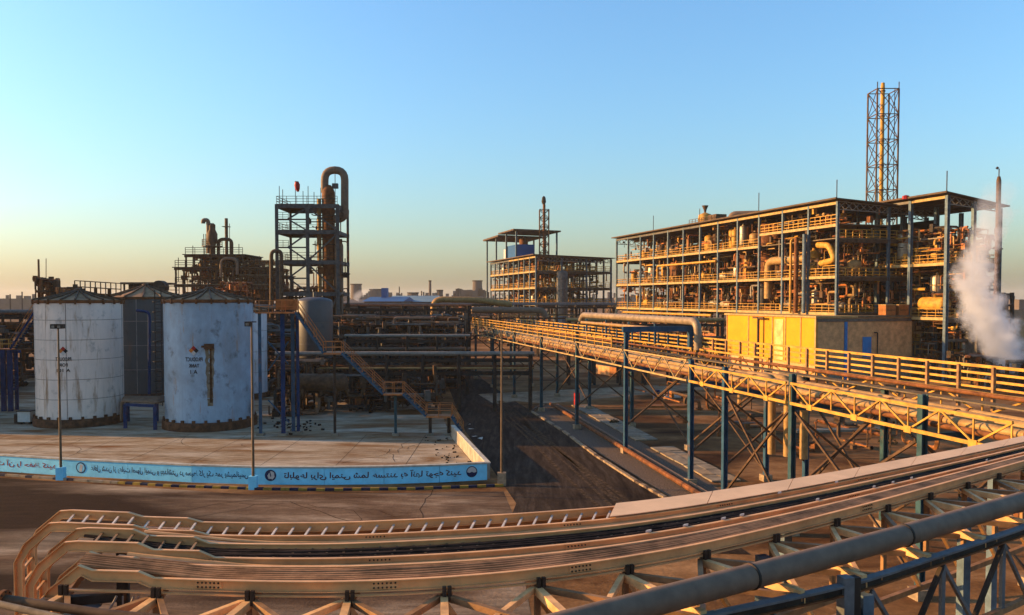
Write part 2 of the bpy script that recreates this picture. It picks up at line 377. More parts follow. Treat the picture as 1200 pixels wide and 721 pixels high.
def emblem(px, style):
    p, t = wall_at(wall_d(px)); n = V((t.y, -t.x, 0)); c = p+V((0,0,.60)); r = .37
    e = MB(); e.lathe(c, [(r, 0), (r, .012)], 28, axis=n); e = e.build('emblem', 'ink_navy' if style != 2 else 'white_paint', bw)
    def flat(pts, lift, m, name): MB().sheet([c+t*a+V((0,0,b))+n*lift for a, b in pts]).build(name, m, e)
    arc = lambda r, a0, a1, k=18: [(r*math.cos(math.radians(a0+(a1-a0)*i/k)), r*math.sin(math.radians(a0+(a1-a0)*i/k))) for i in range(k+1)]
    if style == 0:
        flat(arc(r*.8, 0, 350), .016, 'wall_blue', 'emblem_field'); flat([(-.13,-.24),(.08,-.27),(.17,.2),(-.04,.25)], .02, 'white_paint', 'emblem_page')
    elif style == 1:
        flat([(-.02,.26),(.1,.27),(.24,.18),(.27,-.1),(.12,-.27),(.02,-.2),(.05,0)], .016, 'white_paint', 'emblem_page'); flat([(-.2,-.02),(-.06,.2),(-.02,-.02),(.06,-.22),(-.12,-.22)], .02, 'white_paint', 'emblem_figure')
    else:
        o2 = arc(r, 0, 360, 28); i2 = arc(r*.84, 0, 360, 28)
        mb = MB(); k = len(o2); mb.add([c+t*a+V((0,0,b))+n*.016 for a, b in o2+i2], [(i, i+1, k+i+1, k+i) for i in range(k-1)]); mb.build('emblem_ring', 'ink_navy', e)
        flat([(-.30,-.02),(-.15,-.07),(0,0),(.15,-.07),(.30,-.02)]+arc(.31, -4, -176, 14), .02, 'ink_navy', 'emblem_wave')
emblem(95, 0); emblem(317, 1); emblem(553, 2)
# pale side wall running away from the wall's end
sa, sb = G(571,562.5), G(529,513)
sw = thing('side_wall', 'low pale plaster wall running back beside the asphalt road', 'wall', sa)
for i in range(6):
    a, b = sa.lerp(sb, i/6), sa.lerp(sb, (i+1)/6); n = off2(a, b, 1); g = (b-a).normalized()*.01
    if i == 0: a = a+(b-a).normalized()*.30
    MB().prism([a+g, b-g, b-g+n*.25, a+g+n*.25], 0, 1.02).build('wall_panel', 'white_plaster', sw)
    MB().prism([a+g-n*.04, b-g-n*.04, b-g+n*.29, a+g+n*.29], 1.02, 1.10).build('coping', 'coping', sw)
# bund floor behind the wall
bz = .02
pts = [p+V((0,.28,bz)) for p in wpl]; pts[-1] = G(569,561,bz)
sheet('yard_floor', pts+[G(528,512,bz), G(512,470,bz), V((-14,118,bz)), V((-85,118,bz))], 'bund_floor')
# joints between the poured slabs, and cracks
R_ = random.Random(8)
def strips(name, label, m, lines, z):
    mb = MB()
    for pl, w_ in lines:
        for a, b in zip(pl, pl[1:]):
            d = (b-a).normalized(); q = V((-d.y, d.x, 0))*w_/2; mb.sheet([V((a+q).to_tuple()[:2]+(z,)), V((b+q).to_tuple()[:2]+(z,)), V((b-q).to_tuple()[:2]+(z,)), V((a-q).to_tuple()[:2]+(z,))])
    stuff(mb.build(name, m), label)
def crack(a, ang, n, st, w_):
    pl = [V(a)]
    for i in range(n):
        ang += R_.uniform(-.6,.6); pl.append(pl[-1]+V((math.cos(ang), math.sin(ang), 0))*st*R_.uniform(.5,1.4))
    return pl, w_
mat('groove', (.06,.035,.018), .95, 0, .4, 2, spec=.02)
ln = []
for i in range(9):
    x = -44+5.2*i; ln.append(([V((x+R_.uniform(-.2,.2), 54.0 if x > -40 else 57, 0)), V((x*1.0, 71, 0))], .035))
for y in (57.5, 63, 68.8): ln.append(([V((-46+ (i*4.2), y+R_.uniform(-.05,.05), 0)) for i in range(int((46-5.2)/4.2)+1)], .035))
strips('slab_joint', 'thin dark joints between the poured slabs of the tank yard', 'groove', ln, bz+.005)
strips('crack', 'branching cracks in the concrete of the tank yard', 'groove', [crack((R_.uniform(-40,-8), R_.uniform(56,70), 0), R_.uniform(0,6), 6, 1.0, .035) for k in range(16)], bz+.010)
strips('crack', 'cracks and tyre scuffs on the ground before the blue wall', 'groove', [crack((R_.uniform(-32,-2), R_.uniform(33,48), 0), R_.uniform(-.4,.4), 10, 1.3, R_.uniform(.03,.06)) for k in range(9)], fy+.006)
ln = []
for k in range(5):
    o = V((R_.uniform(.8,4.4),0,0)); a, b = G(560,470), G(690,600); ln.append(([a.lerp(b,i/20)+o*.8+V((math.sin(i*.4+k)*.15,0,0)) for i in range(21)], R_.uniform(.12,.28)))
mat('tyre_dirt', (.10,.07,.048), .95, 0, .6, 3, .4, (.03,.02,.014), spec=.02)
strips('tyre_track', 'dusty tyre tracks along the asphalt road', 'tyre_dirt', ln, rz+.005)
mb = MB()
for k in range(60):
    g = G(R_.gauss(345,14), R_.gauss(499,4)); q = R_.uniform(.04,.16); mb.box(g+V((0,0,q*.5+.02)), q*2, q, q, R_.uniform(0,3))
stuff(mb.build('debris', 'clad_dark'), 'dark scrap and debris lying at the foot of the blue stair posts')
mb = MB()
for k in range(46):
    t_ = R_.random(); g = G(571,556).lerp(G(530,512), t_)+V((-R_.uniform(.4,2.6),0,.03)); q = R_.uniform(.03,.10); mb.box(g+V((0,0,q*.4)), q*3, q, q, R_.uniform(0,3))
stuff(mb.build('debris', 'clad_dark'), 'dark scraps lying along the inner foot of the side wall')
# striped kerb
kp = [G(a, b) for a, b in [(-330,546),(-160,552),(0,557.5),(100,564.5),(200,570.5),(300,574),(380,575),(480,574),(590,570)]]
D = sum((b-a).length for a, b in zip(kp, kp[1:])); n = int(D/.56)
def poly_at(pl, d):
    for a, b in zip(pl, pl[1:]):
        l = (b-a).length
        if d <= l or b is pl[-1]: return a+(b-a)*(d/l), (b-a).normalized()
        d -= l
kb = thing('striped_kerb', 'kerb of blue and faded yellow stones in front of the blue wall', 'kerb', kp[5])
km = {}
random.seed(4)
for i in range(n):
    p, t = poly_at(kp, D*(i+.5)/n); x = i/n
    m = ('kerb_yellow' if i % 2 else 'kerb_navy') if x > .55 else (('kerb_pale' if i % 2 else 'kerb_navy') if random.random() < .6 else 'concrete')
    MB().box(p+V((0,0,.07)), .54, .2, .15+random.uniform(-.015,.015), math.atan2(t.y, t.x)+random.uniform(-.02,.02)).build('kerb_stone', m, kb)
rk = [G(a, b) for a, b in [(640,474),(629,478),(623,483),(660,506),(700,536),(745,565),(792,592)]]
D = sum((b-a).length for a, b in zip(rk, rk[1:])); n = int(D/.75)
kb = thing('roadside_kerb', 'worn pale kerb stones edging the asphalt road beside the pipe bridge', 'kerb', rk[3])
for i in range(n):
    p, t = poly_at(rk, D*(i+.5)/n)
    MB().box(p+V((0,0,.07)), .72, .26, .17+random.uniform(-.03,.02), math.atan2(t.y, t.x)+random.uniform(-.04,.04)).build('kerb_stone', random.choice(['kerb_pale','kerb_pale','kerb_dark']) if i % 2 else 'kerb_pale' if i > 9 else 'kerb_dark', kb)
# footpath of concrete slabs beneath the pipe bridge
fa, fb = G(672,476), G(840,566); tdir = (fb-fa).normalized(); sd_ = V((-tdir.y, tdir.x, 0))
fp = thing('slab_footpath', 'row of cracked concrete slabs laid beside a low pipe under the pipe bridge', 'footpath', fa)
n = 22; L_ = (fb-fa).length
for i in range(n):
    if i in (13, 14): continue
    for k in range(2):
        c = fa+tdir*(L_*(i+.5)/n)-sd_*(-1.0*k-.2)+V((random.uniform(-.05,.05), random.uniform(-.05,.05), .07+random.uniform(0,.05)))
        MB().box(c, L_/n-.07, .95, .1, math.atan2(tdir.y, tdir.x)+random.uniform(-.03,.03)).build('paving_slab', 'concrete' if (i*3+k) % 4 else 'kerb_pale', fp)
lp = MB()
a, b = G(645,477)+V((0,0,.35)), G(835,596)+V((0,0,.35))
o = lp.tube([a, b], .17, 8).build('low_pipe', 'rust', None, True); tag(o, 'long rusty pipe lying low beside the slab footpath', 'pipe')
o = MB().tube([a+V((.75,.2,-.1)), b+V((.75,.2,-.1))], .11, 8).build('low_pipe', 'pipe_grey', None, True); tag(o, 'thin grey pipe lying between the rusty low pipe and the slabs', 'pipe')
mb = MB(); R_ = random.Random(3)
for px, py in ((553,504),(557,513),(561,515),(548,498)):
    g = G(px,py); mb.add([g+V((R_.uniform(-.4,.4), R_.uniform(-.4,.4), R_.uniform(.02,.16))) for k in range(6)], [(0,1,2),(2,3,4),(0,2,4),(4,5,0)])
stuff(mb.build('litter', 'white_paint'), 'pale scraps of litter on the asphalt beside the side wall')
# ---------------------------------------------------------------- lamp posts
def lamp_post(base, top, label, heads=2, basemat='lamp_metal', bs=.5, off=-.35):
    b = G(*base); b = b+V((0, off, 0)); h = P(top[0], top[1], b.y).z
    t = thing('lamp_post', label, 'lamp post', b, 'lamp posts along the blue wall')
    MB().box(b+V((0,0,.42)), bs, bs*.8, .84).build('base', basemat, t)
    MB().tube([b+V((0,0,.8)), b+V((0,0,h*.5)), b+V((0,0,h))], [.09, .075, .055], 10).build('pole', 'lamp_metal', t, True)
    if heads:
        MB().bar(b+V((-.22,0,h-.02)), b+V((.30,0,h-.02)), .07).build('crossarm', 'dark_steel', t)
        for s in (-1, 1)[:heads]:
            l = MB().box(b+V((s*.20+.04,-.12,h-.14)), .34, .46, .30).build('lamp_head', 'dark_steel', t)
            MB().box(b+V((s*.20+.04,-.34,h-.16)), .2, .03, .16).build('lens', 'galv', l)
lamp_post((75,561), (70,380), 'slim lamp post with twin floodlights in front of the white tank', 2, 'wall_blue')
lamp_post((299,572), (297,377), 'slim lamp post planted at the joint of the blue wall beside the bluish tank', 1, 'wall_blue')
lamp_post((588,569), (591,388), 'bare brown lamp post on a square footing at the end of the blue wall', 0, 'kerb_pale', .55, 0)

# ================================================================== TANKS
def cyl_hit(px, py, C, R):
    d = ray(px, py); a = d.x*d.x+d.y*d.y; b = -2*(C.x*d.x+C.y*d.y); c = C.x**2+C.y**2-R*R
    t = (-b-math.sqrt(max(0, b*b-4*a*c)))/(2*a); return V((d.x*t, d.y*t, CAMZ+d.z*t))
def tank(label, C, R, H, apex, m, courses=5, plinth=.75, ribs=20, seam=True, anchors=24, roofm='tank_roof'):
    C = V((C[0], C[1], 0)); t = thing('storage_tank', label, 'storage tank', C)
    MB().lathe(C, [(R+.28, 0), (R+.28, plinth-.12), (R+.2, plinth)], 64).build('plinth', 'plinth_rust', t, True)
    MB().lathe(C, [(R, plinth), (R, H)], 72).build('shell', m, t, True)
    if seam:
        for k in range(1, courses+1):
            z = plinth+(H-plinth)*k/(courses+1); MB().lathe(C, [(R-.02, z-.03), (R+.022, z-.02), (R+.022, z+.02), (R-.02, z+.03)], 72).build('shell_seam', 'seam_line', t, True)
        for k in range(0, 360, 30):
            a = math.radians(k+11); d = V((math.cos(a), math.sin(a), 0))
            MB().bar(C+d*(R+.004)+V((0,0,plinth+.05)), C+d*(R+.004)+V((0,0,H-.1)), .06, .03, up=d).build('plate_joint', 'seam_line' if k % 90 == 0 else m, t)
    MB().lathe(C, [(R+.03, H-.28), (R+.11, H-.22), (R+.11, H), (R-.05, H+.02)], 72).build('rim', 'rust', t, True)
    MB().lathe(C, [(R+.05, H+.02), (R*.66, H+(apex-H)*.30), (R*.33, H+(apex-H)*.68), (.35, apex-.05), (0, apex)], 48).build('roof', roofm, t, True)
    for k in range(ribs):
        a = 2*math.pi*(k+.3)/ribs; d = V((math.cos(a), math.sin(a), 0))
        rb = MB(); q = [C+d*(R+.12)+V((0,0,H+.08)), C+d*R*.66+V((0,0,H+(apex-H)*.30+.08)), C+d*R*.33+V((0,0,H+(apex-H)*.68+.08)), C+d*.25+V((0,0,apex+.04))]
        for x, y in zip(q, q[1:]): rb.bar(x, y, .12, .14)
        r_ = rb.build('roof_rib', 'brown_steel', t)
        MB().box(C+d*(R+.13)+V((0,0,H-.17)), .16, .16, .42, a).build('rib_bracket', 'rust', r_)
    MB().lathe(C+V((0,0,apex-.05)), [(.4,0),(.4,.22),(.2,.3),(0,.3)], 16).build('roof_vent', 'brown_steel', t, True)
    for k in range(anchors):
        a = 2*math.pi*k/anchors; d = V((math.cos(a), math.sin(a), 0))
        MB().box(C+d*(R+.10)+V((0,0,plinth+.10)), .22, .24, .26, a).build('anchor_chair', 'plinth_rust', t)
    return t
def marking(t, C, R, px, py, lines, s=1.0, m='ink_black'):
    C = V((C[0], C[1], 0)); h = cyl_hit(px, py, C, R); d = (h-C); d.z = 0; d.normalize(); r = V((-d.y, d.x, 0))*1; r = r if r.x > 0 else -r
    a0 = math.atan2(d.y, d.x); sgn = 1 if V((-math.sin(a0), math.cos(a0), 0)).dot(r) > 0 else -1
    def onshell(x, z, lift=.03):
        a = a0+sgn*x/R; return V((C.x+math.cos(a)*(R+lift), C.y+math.sin(a)*(R+lift), z))
    q = .42*s
    dg = None
    for (cx, cz, mm) in ((-q/2, 0, 'hazard_orange'), (0, q/2, 'hazard_red'), (q/2, 0, 'ink_black'), (0, -q/2, 'white_paint')):
        mb = MB().sheet([onshell(cx-q/2, h.z+cz, .035), onshell(cx, h.z+cz+q/2, .035), onshell(cx+q/2, h.z+cz, .035), onshell(cx, h.z+cz-q/2, .035)])
        if dg is None: dg = mb.build('hazard_diamond', mm, t)
        else: mb.build('diamond_field', mm, dg)
    z = h.z-q-.15*s
    for ln, wd, ht in lines:
        z -= ht*s
        text_mesh(ln, 'lettering', m, t, None, (1,0,0), (0,0,1), ht*s, wd*s, True, .02, False, lambda a, b, wd=wd, z=z: onshell(a-wd*s/2, z+b, .03))
        z -= .2*s
C1, R1 = (-41.8, 78.3), 3.80
t1 = tank('pale lavender white storage tank with rusty rim, second lamp post free, behind the twin floodlight post'.replace('second lamp post free, ', ''), C1, R1, 11.85, 12.75, 'tank_pale', plinth=.8)
marking(t1, C1, R1, 74, 411.5, [('PRODUCT', 1.35, .36), ('FOR', .75, .32), ('A 101', 1.2, .30)], 1.0)
C2, R2 = (-28.55, 76.4), 3.97
t2 = tank('light blue weathered storage tank with a brown rust streak down its front', C2, R2, 11.9, 12.85, 'tank_blue', plinth=.8, seam=False)
MB().lathe((C2[0],C2[1],0), [(R2-.02,3.0),(R2+.02,3.01),(R2+.02,3.05),(R2-.02,3.06)], 72).build('shell_seam', 'tank_blue', t2, True)
marking(t2, C2, R2, 227, 411, [('PRODUCT', 1.45, .36), ('TANK', .9, .32), ('A 1', .6, .34)], 1.05)
# nozzle box and its rust streak
h = cyl_hit(245, 406, V((C2[0],C2[1],0)), R2); Cc = V((C2[0],C2[1],0)); d = h-Cc; d.z = 0; d.normalize(); r = V((-d.y,d.x,0)); r = r if r.x > 0 else -r
nb = MB().obox(h+d*.18, r*.42, d*.24, V((0,0,.24))).build('overflow_box', 'plinth_rust', t2)
MB().tube([h+d*.2-r*.38, h+d*.2-r*.66], .09, 8).build('spout', 'plinth_rust', nb)
zt = h.z-.2; zb = cyl_hit(247, 476, Cc, R2).z
def streak(w0, w1, lift, m, x0=.05, zb=zb):
    mb = MB(); pts = []; k = 14; random.seed(9)
    a0 = math.atan2(d.y, d.x); sg = 1 if V((-math.sin(a0), math.cos(a0), 0)).dot(r) > 0 else -1
    for i in range(k+1):
        z = zt+(zb-zt)*i/k; ww = (w0+(w1-w0)*i/k)*random.uniform(.8,1.15)
        for e in (-1, 1):
            a = a0+sg*(x0+e*ww/2)/R2; pts.append((C2[0]+math.cos(a)*(R2+lift), C2[1]+math.sin(a)*(R2+lift), z))
    mb.add(pts, [(2*i, 2*i+1, 2*i+3, 2*i+2) for i in range(k)]); return mb.build('rust_streak', m, t2)
mat('stain_pale', (.26,.22,.16), .7, 0, .4, 3, .4, (.30,.36,.42)); mat('stain_dark', (.085,.045,.02), .8, 0, .5, 3)
streak(.85, .45, .016, 'stain_pale'); streak(.16, .26, .024, 'stain_dark', .12, zb+.3)
# tanks behind
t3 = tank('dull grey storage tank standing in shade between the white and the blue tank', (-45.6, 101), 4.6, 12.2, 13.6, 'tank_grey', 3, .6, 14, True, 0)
t4 = tank('narrow white tank half hidden behind the light blue tank', (-32.6, 99), 2.55, 10.6, 11.4, 'tank_white', 3, .6, 10, True, 0)
def domed_vessel(name, label, cat, C, R, z0, z1, m, legs=4):
    C = V((C[0], C[1], 0)); t = thing(name, label, cat, C)
    prof = [(.25, z0)]+[(R*math.sin(math.radians(a)), z0+R*.45*(1-math.cos(math.radians(a)))) for a in (30,60,90)]+[(R, z1-R*.28)]+[(R*math.cos(math.radians(a)), z1-R*.28+R*.28*math.sin(math.radians(a))) for a in (15,30,45,60,75)]+[(0.12, z1)]
    MB().lathe(C, prof, 36).build('shell', m, t, True)
    for k in (.35, .65): 
        z = z0+(z1-z0)*k; MB().lathe(C, [(R,z-.03),(R+.03,z-.02),(R+.03,z+.02),(R,z+.03)], 36).build('shell_seam', m, t, True)
    for k in range(legs):
        a = math.pi/4+k*2*math.pi/legs; d = V((math.cos(a), math.sin(a), 0)); MB().bar(C+d*R*.9, C+d*R*.9+V((0,0,z0+R*.4)), .28).build('leg', 'dark_steel', t)
    MB().tube([C+V((0,0,z1-.05)), C+V((0,0,z1+.5))], .18, 10).build('nozzle', m, t, True)
    return t
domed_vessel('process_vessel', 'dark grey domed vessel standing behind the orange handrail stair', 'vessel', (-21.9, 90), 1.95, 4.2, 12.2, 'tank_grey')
# blue frame with dark pipes between the tanks
bf = thing('pipe_support', 'low blue frame carrying dark pipes between the white and the blue tank', 'pipe support', G(165,500))
fr = [(147,502,.0),(182,504,.0),(150,494,.0),(184,494,.0)]
tops = []
for a, b, c in fr:
    g = G(a, b); MB().bar(g, g+V((0,0,2.2)), .3).build('post', 'royal_blue', bf); tops.append(g+V((0,0,2.2)))
MB().bar(tops[0], tops[1], .25).build('beam', 'royal_blue', bf); MB().bar(tops[2], tops[3], .25).build('beam', 'royal_blue', bf)
for k in range(4):
    a, b = tops[0].lerp(tops[2], (k+.5)/4), tops[1].lerp(tops[3], (k+.5)/4); e = (b-a).normalized()
    MB().tube(bend([a-e*.5+V((0,0,-1.6)), a-e*.4+V((0,0,.25)), b+e*.3+V((0,0,.25)), b+e*.5+V((0,1.2,.25))], .3), .12, 8).build('pipe', 'pipe_grey', bf, True)
# blue riser and ladder cage behind them
o = MB().tube(bend([P(175,462,92), P(175,366,92), P(160,364,92)], .5), .16, 10).build('riser_pipe', 'royal_blue', None, True); tag(o, 'dark blue riser pipe climbing beside the grey tank', 'pipe')
ld = thing('caged_ladder', 'dark caged ladder between the grey tank and the blue tank', 'ladder', P(187,478,90))
a = P(187,478,90); zt_ = P(187,340,90).z
for s in (-.35,.35): MB().bar(a+V((s,0,0)), V((a.x+s,a.y,zt_)), .09).build('rail', 'dark_steel', ld)
rg = None
for i in range(int((zt_-a.z)/.4)):
    if rg is None: rg = MB().bar(a+V((-.35,0,.3)), a+V((.35,0,.3)), .05).build('rung', 'dark_steel', ld)
    else: piece(rg, (0,0,.4*i))
hp = None
for i in range(int((zt_-a.z)/1.1)):
    if hp is None:
        hp = MB().tube([a+V((.42*math.cos(x), -.4+.42*math.sin(x), .8)) for x in [math.pi*2*k/10 for k in range(11)]], .05, 5).build('cage_hoop', 'dark_steel', ld)
    else: piece(hp, (0,0,1.1*i))
# white cabinet beside the first tank
cb = thing('white_cabinet', 'small white equipment cabinet on the ground beside the pale tank', 'cabinet', G(31,497))
c = G(31,497); MB().box(c+V((0,0,.75)), 1.2, .8, 1.0).build('body', 'white_paint', cb)
for s in (-.45,.45): MB().box(c+V((s,0,.12)), .12, .7, .24).build('foot', 'dark_steel', cb)
MB().box(c+V((0,0,1.28)), 1.35, .95, .08).build('lid', 'dark_steel', cb); MB().box(c+V((-.9,.2,.5)), .5, .5, .9).build('pump', 'dark_steel', cb)
# ================================================================== STAIRS
def stair_flight(t, p, q, side, wdt=.9, rail='rail_orange', stringer='post_blue', hh=1.0):
    side = V(side).normalized()
    for e in (0, 1):
        o = side*wdt*e; MB().bar(p+o, q+o, .07, .2).build('stringer', stringer, t)
        r = MB(); n = max(2, round((q-p).length/1.3))
        for k in (1, .5): r.bar(p+o+V((0,0,hh*k)), q+o+V((0,0,hh*k)), .05)
        for i in range(n+1): x = p.lerp(q, i/n)+o; r.bar(x, x+V((0,0,hh)), .05)
        r.build('handrail', rail, t)
    n = max(3, round(abs(q.z-p.z)/.26)); tr = None
    for i in range(n):
        x = p.lerp(q, (i+.5)/n)
        if tr is None: x0 = x; tr = MB().box(x+side*wdt/2+V((0,0,.05)), .26, wdt-.1, .04).build('tread', 'deck', t)
        else: piece(tr, x-x0)
def landing(t, p, q, side, wdt=1.0, rail='rail_orange', sides=(0,1), hh=1.0, deckm='rail_orange'):
    side = V(side).normalized()
    MB().prism([p, q, q+side*wdt, p+side*wdt], p.z-.12, p.z).build('landing', deckm, t)
    for e in sides: railing(MB(), p+side*wdt*e+V((0,0,.0)), q+side*wdt*e, hh, 1.0, .05, (1,.5)).build('handrail', rail, t)
S = 70.0
st = thing('access_stair', 'orange railed stair with blue stringers zigzagging down beside the light blue tank', 'stair', G(345,515))
pt = lambda x, y: P(x, y, S)
sd3 = (0,1,0)
a, b, c, d_, e, f, g_, h_ = pt(299,366), pt(346,366), pt(379,414), pt(400,414), pt(449,462), pt(472,462), pt(499,488), pt(529,488)
landing(st, a, b, sd3, 1.1); stair_flight(st, b, c, sd3); landing(st, c, V((d_.x,S,c.z)), sd3); stair_flight(st, V((d_.x,S,c.z)), e, sd3)
landing(st, e, V((f.x,S,e.z)), sd3); stair_flight(st, V((f.x,S,e.z)), g_, sd3); landing(st, g_, V((h_.x,S,g_.z)), sd3, 1.4)
stair_flight(st, V((h_.x,S,g_.z)), V((h_.x+1.0,S,.2)), sd3)
wb = MB().box(pt(331,357)+V((0,1.3,0)), 1.9, .08, .95).build('orange_panel', 'box_orange', st)
for x, w_, m in ((329,.36,'royal_blue'),(337,.3,'post_blue'),(343,.26,'royal_blue'),(302,.28,'post_blue'),(390,.22,'dark_steel'),(462,.22,'post_teal'),(503,.25,'dark_steel'),(525,.25,'dark_steel')):
    top = {329:a,337:b,343:b,302:a,390:c,462:e,503:g_,525:g_}[x].z-.12; X = pt(x,400).x
    yy = S+.55 if x not in (337,343) else S+1.6
    MB().bar((X,yy,.0), (X,yy,top), w_).build('post', m, st); MB().box((X,yy,.12), w_+.35, w_+.35, .24).build('post_base', 'concrete', st)
for i in range(3): MB().bar((pt(303,0).x, S+1.6, 3+2.6*i), (pt(328,0).x, S+1.6, 5.6+2.6*i) if i % 2 else (pt(328,0).x, S+1.6, 1+2.6*i), .1).build('brace', 'post_blue', st)
# stair on the outer side of the first tank
S2 = 86.0
ls = thing('access_stair', 'blue stair with orange handrails dropping from the rim of the pale lavender tank', 'stair', G(8,476))
p2 = lambda x, y: P(x, y, S2)
q0, q1 = p2(40,366), p2(12,409)
stair_flight(ls, q1, q0, sd3, .9, 'rail_orange', 'royal_blue'); landing(ls, V((p2(-16,409).x,S2,q1.z)), q1, sd3, 1.1, 'gold_paint')
for x in (3, 11):
    X = p2(x,400).x
    for y in (S2, S2+1.1): MB().bar((X,y,0), (X,y,q1.z-.12), .42 if y == S2 else .3).build('post', 'royal_blue', ls)
MB().bar((p2(3,0).x,S2,2.4), (p2(11,0).x,S2,2.4), .3).build('beam', 'royal_blue', ls); MB().bar((p2(-16,0).x,S2+.5,q1.z-.3), (p2(12,0).x,S2+.5,q1.z-.3), .2,.3).build('beam', 'royal_blue', ls)
# railing and gear on the first tank's roof
rr = thing('roof_gangway', 'rusty railed gangway crossing the cone roof of the pale lavender tank', 'gangway', (C1[0],C1[1],12.6))
a, b = P(91,343,79), P(139,346,79)
MB().bar(a, b, 1.0, .1).build('deck', 'rust', rr)
for s in (-.5,.5): railing(MB(), a+V((0,s,0)), b+V((0,s,0)), 1.15, 1.1, .08, (1,.5)).build('handrail', 'brown_steel', rr)
for x in (98, 112, 128): MB().tube([P(x,346,79)-V((0,0,.8)), P(x,338,79)], .16, 8).build('nozzle', 'rust', rr)

# ================================================================== CLUTTER PIPEWORK (uncountable small pipes)
def tangle(name, g, s0, s1, w0, w1, z0, z1, n, seed, mats, parent=None, rmin=.05, rmax=.2, label=None):
    R = random.Random(seed); B = {m: MB() for m in mats}
    for i in range(n):
        m = mats[int(R.random()**1.3*len(mats))]; mb = B[m]; r = rmin+(rmax-rmin)*R.random()**2
        p = [R.uniform(s0,s1), R.uniform(w0,w1), R.uniform(z0,z1)]; pts = [g(*p)]; ax = R.choice([0,1,2,2]); 
        for k in range(R.randint(1,4)):
            ln = R.uniform(.6,3.2)*(1 if R.random() < .5 else -1)*(1.6 if ax == 0 else 1); p[ax] += ln
            p[0] = min(max(p[0], s0), s1); p[1] = min(max(p[1], w0), w1); p[2] = min(max(p[2], z0), z1)
            x = g(*p)
            if (x-pts[-1]).length > .25: pts.append(x)
            ax = R.choice([a for a in (0,1,2) if a != ax])
        if len(pts) > 1: mb.tube(bend(pts, r*2.5, 2), r, 5, False)
        if R.random() < .4:
            c = pts[R.randrange(len(pts))]; q = R.uniform(.2,.5); mb.obox(c, UU*q*R.uniform(.4,1), VV*q*R.uniform(.4,1), V((0,0,q*R.uniform(.5,1.3))))
        if R.random() < .2:
            c = pts[0]; mb.lathe(c, [(r*2.2,-.06),(r*2.2,.06)], 8)
    for m, mb in B.items():
        if mb.v:
            o = mb.build(name, m, parent); o['kind'] = 'stuff'
            if parent is None and label: o['label'] = label[mats.index(m)] if isinstance(label, list) else label
def vvessel(name, label, C, r, z0, z1, m, group=None, ring=True):
    C = V((C[0], C[1], 0)); t = thing(name, label, 'vessel', C+V((0,0,z0)), group); k = r*.5; b = z0+.5
    prof = [(.1,b)]+[(r*math.sin(math.radians(a)), b+k*(1-math.cos(math.radians(a)))) for a in (30,60,90)]+[(r*math.cos(math.radians(a)), z1-k+k*math.sin(math.radians(a))) for a in (0,30,60)]+[(.1,z1)]
    MB().lathe(C, prof, 16).build('shell', m, t, True)
    MB().tube([C+V((0,0,z1-.05)), C+V((0,0,z1+.35))], r*.22, 8).build('nozzle', m, t)
    for a in range(3):
        d = V((math.cos(a*2.1+.4), math.sin(a*2.1+.4), 0))*r*.85; MB().bar(C+d+V((0,0,z0)), C+d+V((0,0,b+k)), .12).build('leg', 'brown_steel', t)
    if ring: MB().lathe(C, [(r,z0+(z1-z0)*.6-.05),(r+.06,z0+(z1-z0)*.6),(r,z0+(z1-z0)*.6+.05)], 16).build('stiffener', m, t)
    return t
def hvessel(name, label, C, axis, r, L, m, group=None, zs=None):
    C = V(C); ax = V(axis).normalized(); t = thing(name, label, 'vessel', C-V((0,0,r+.4)), group)
    prof = [(.05,-L/2)]+[(r*math.sin(math.radians(a)), -L/2+r*.5*(1-math.cos(math.radians(a)))) for a in (35,65,90)]+[(r*math.cos(math.radians(a)), L/2-r*.5+r*.5*math.sin(math.radians(a))) for a in (0,30,60)]+[(.05,L/2)]
    MB().lathe(C, prof, 18, ax).build('shell', m, t, True)
    for k in (-.3,.3): MB().obox(C+ax*L*k-V((0,0,r*.7+.2)), ax*.12, ax.cross(V((0,0,1)))*r*.7, V((0,0,r*.3+.2))).build('saddle', 'brown_steel', t)
    MB().tube([C+V((0,0,r*.9)), C+V((0,0,r+.4))], r*.25, 8).build('nozzle', m, t)
    return t
def pipe(name, label, pts, r, m, b=.8, n=12, group=None):
    o = MB().tube(bend(pts, b), r, n).build(name, m, None, True); return tag(o, label, 'pipe', group)

# ================================================================== TOWER WITH THE GOOSENECK
TY = 115.0; tp = lambda x, y, k=0: P(x, y, TY)+V((0,k,0))
tw = thing('column_tower', 'tall dark steel frame around a rusty distillation column with a wind sock on top', 'tower', (tp(361,440).x,TY,0))
xs = [tp(325,340).x, tp(361,340).x, tp(396,340).x]; ys = [TY, TY+7.2]; zd = [tp(361,y).z for y in (240,270.5,306,343)]
zd.append(4.5)
for x in xs:
    for y in ys: MB().bar((x,y,0), (x,y,zd[0]), .48 if y == TY else .36).build('column', 'tower_steel', tw)
for i, z in enumerate(zd):
    for y in ys: MB().bar((xs[0]-.2,y,z-.2), (xs[2]+.2,y,z-.2), .3, .55).build('beam', 'tower_steel', tw)
    for x in xs: MB().bar((x,ys[0],z-.2), (x,ys[1],z-.2), .25, .5).build('beam', 'tower_steel', tw)
    MB().prism([(xs[0],ys[0]+.2),(xs[1]+.9,ys[0]+.2),(xs[1]+.9,ys[1]),(xs[0],ys[1])], z+.08, z+.16).build('deck', 'roof_brown', tw)
    railing(MB(), (xs[0],ys[0],z+.1), (xs[2],ys[0],z+.1), 1.1, 1.5, .06).build('railing', 'brown_steel', tw)
    railing(MB(), (xs[0],ys[0],z+.1), (xs[0],ys[1],z+.1), 1.1, 1.5, .06).build('railing', 'brown_steel', tw)
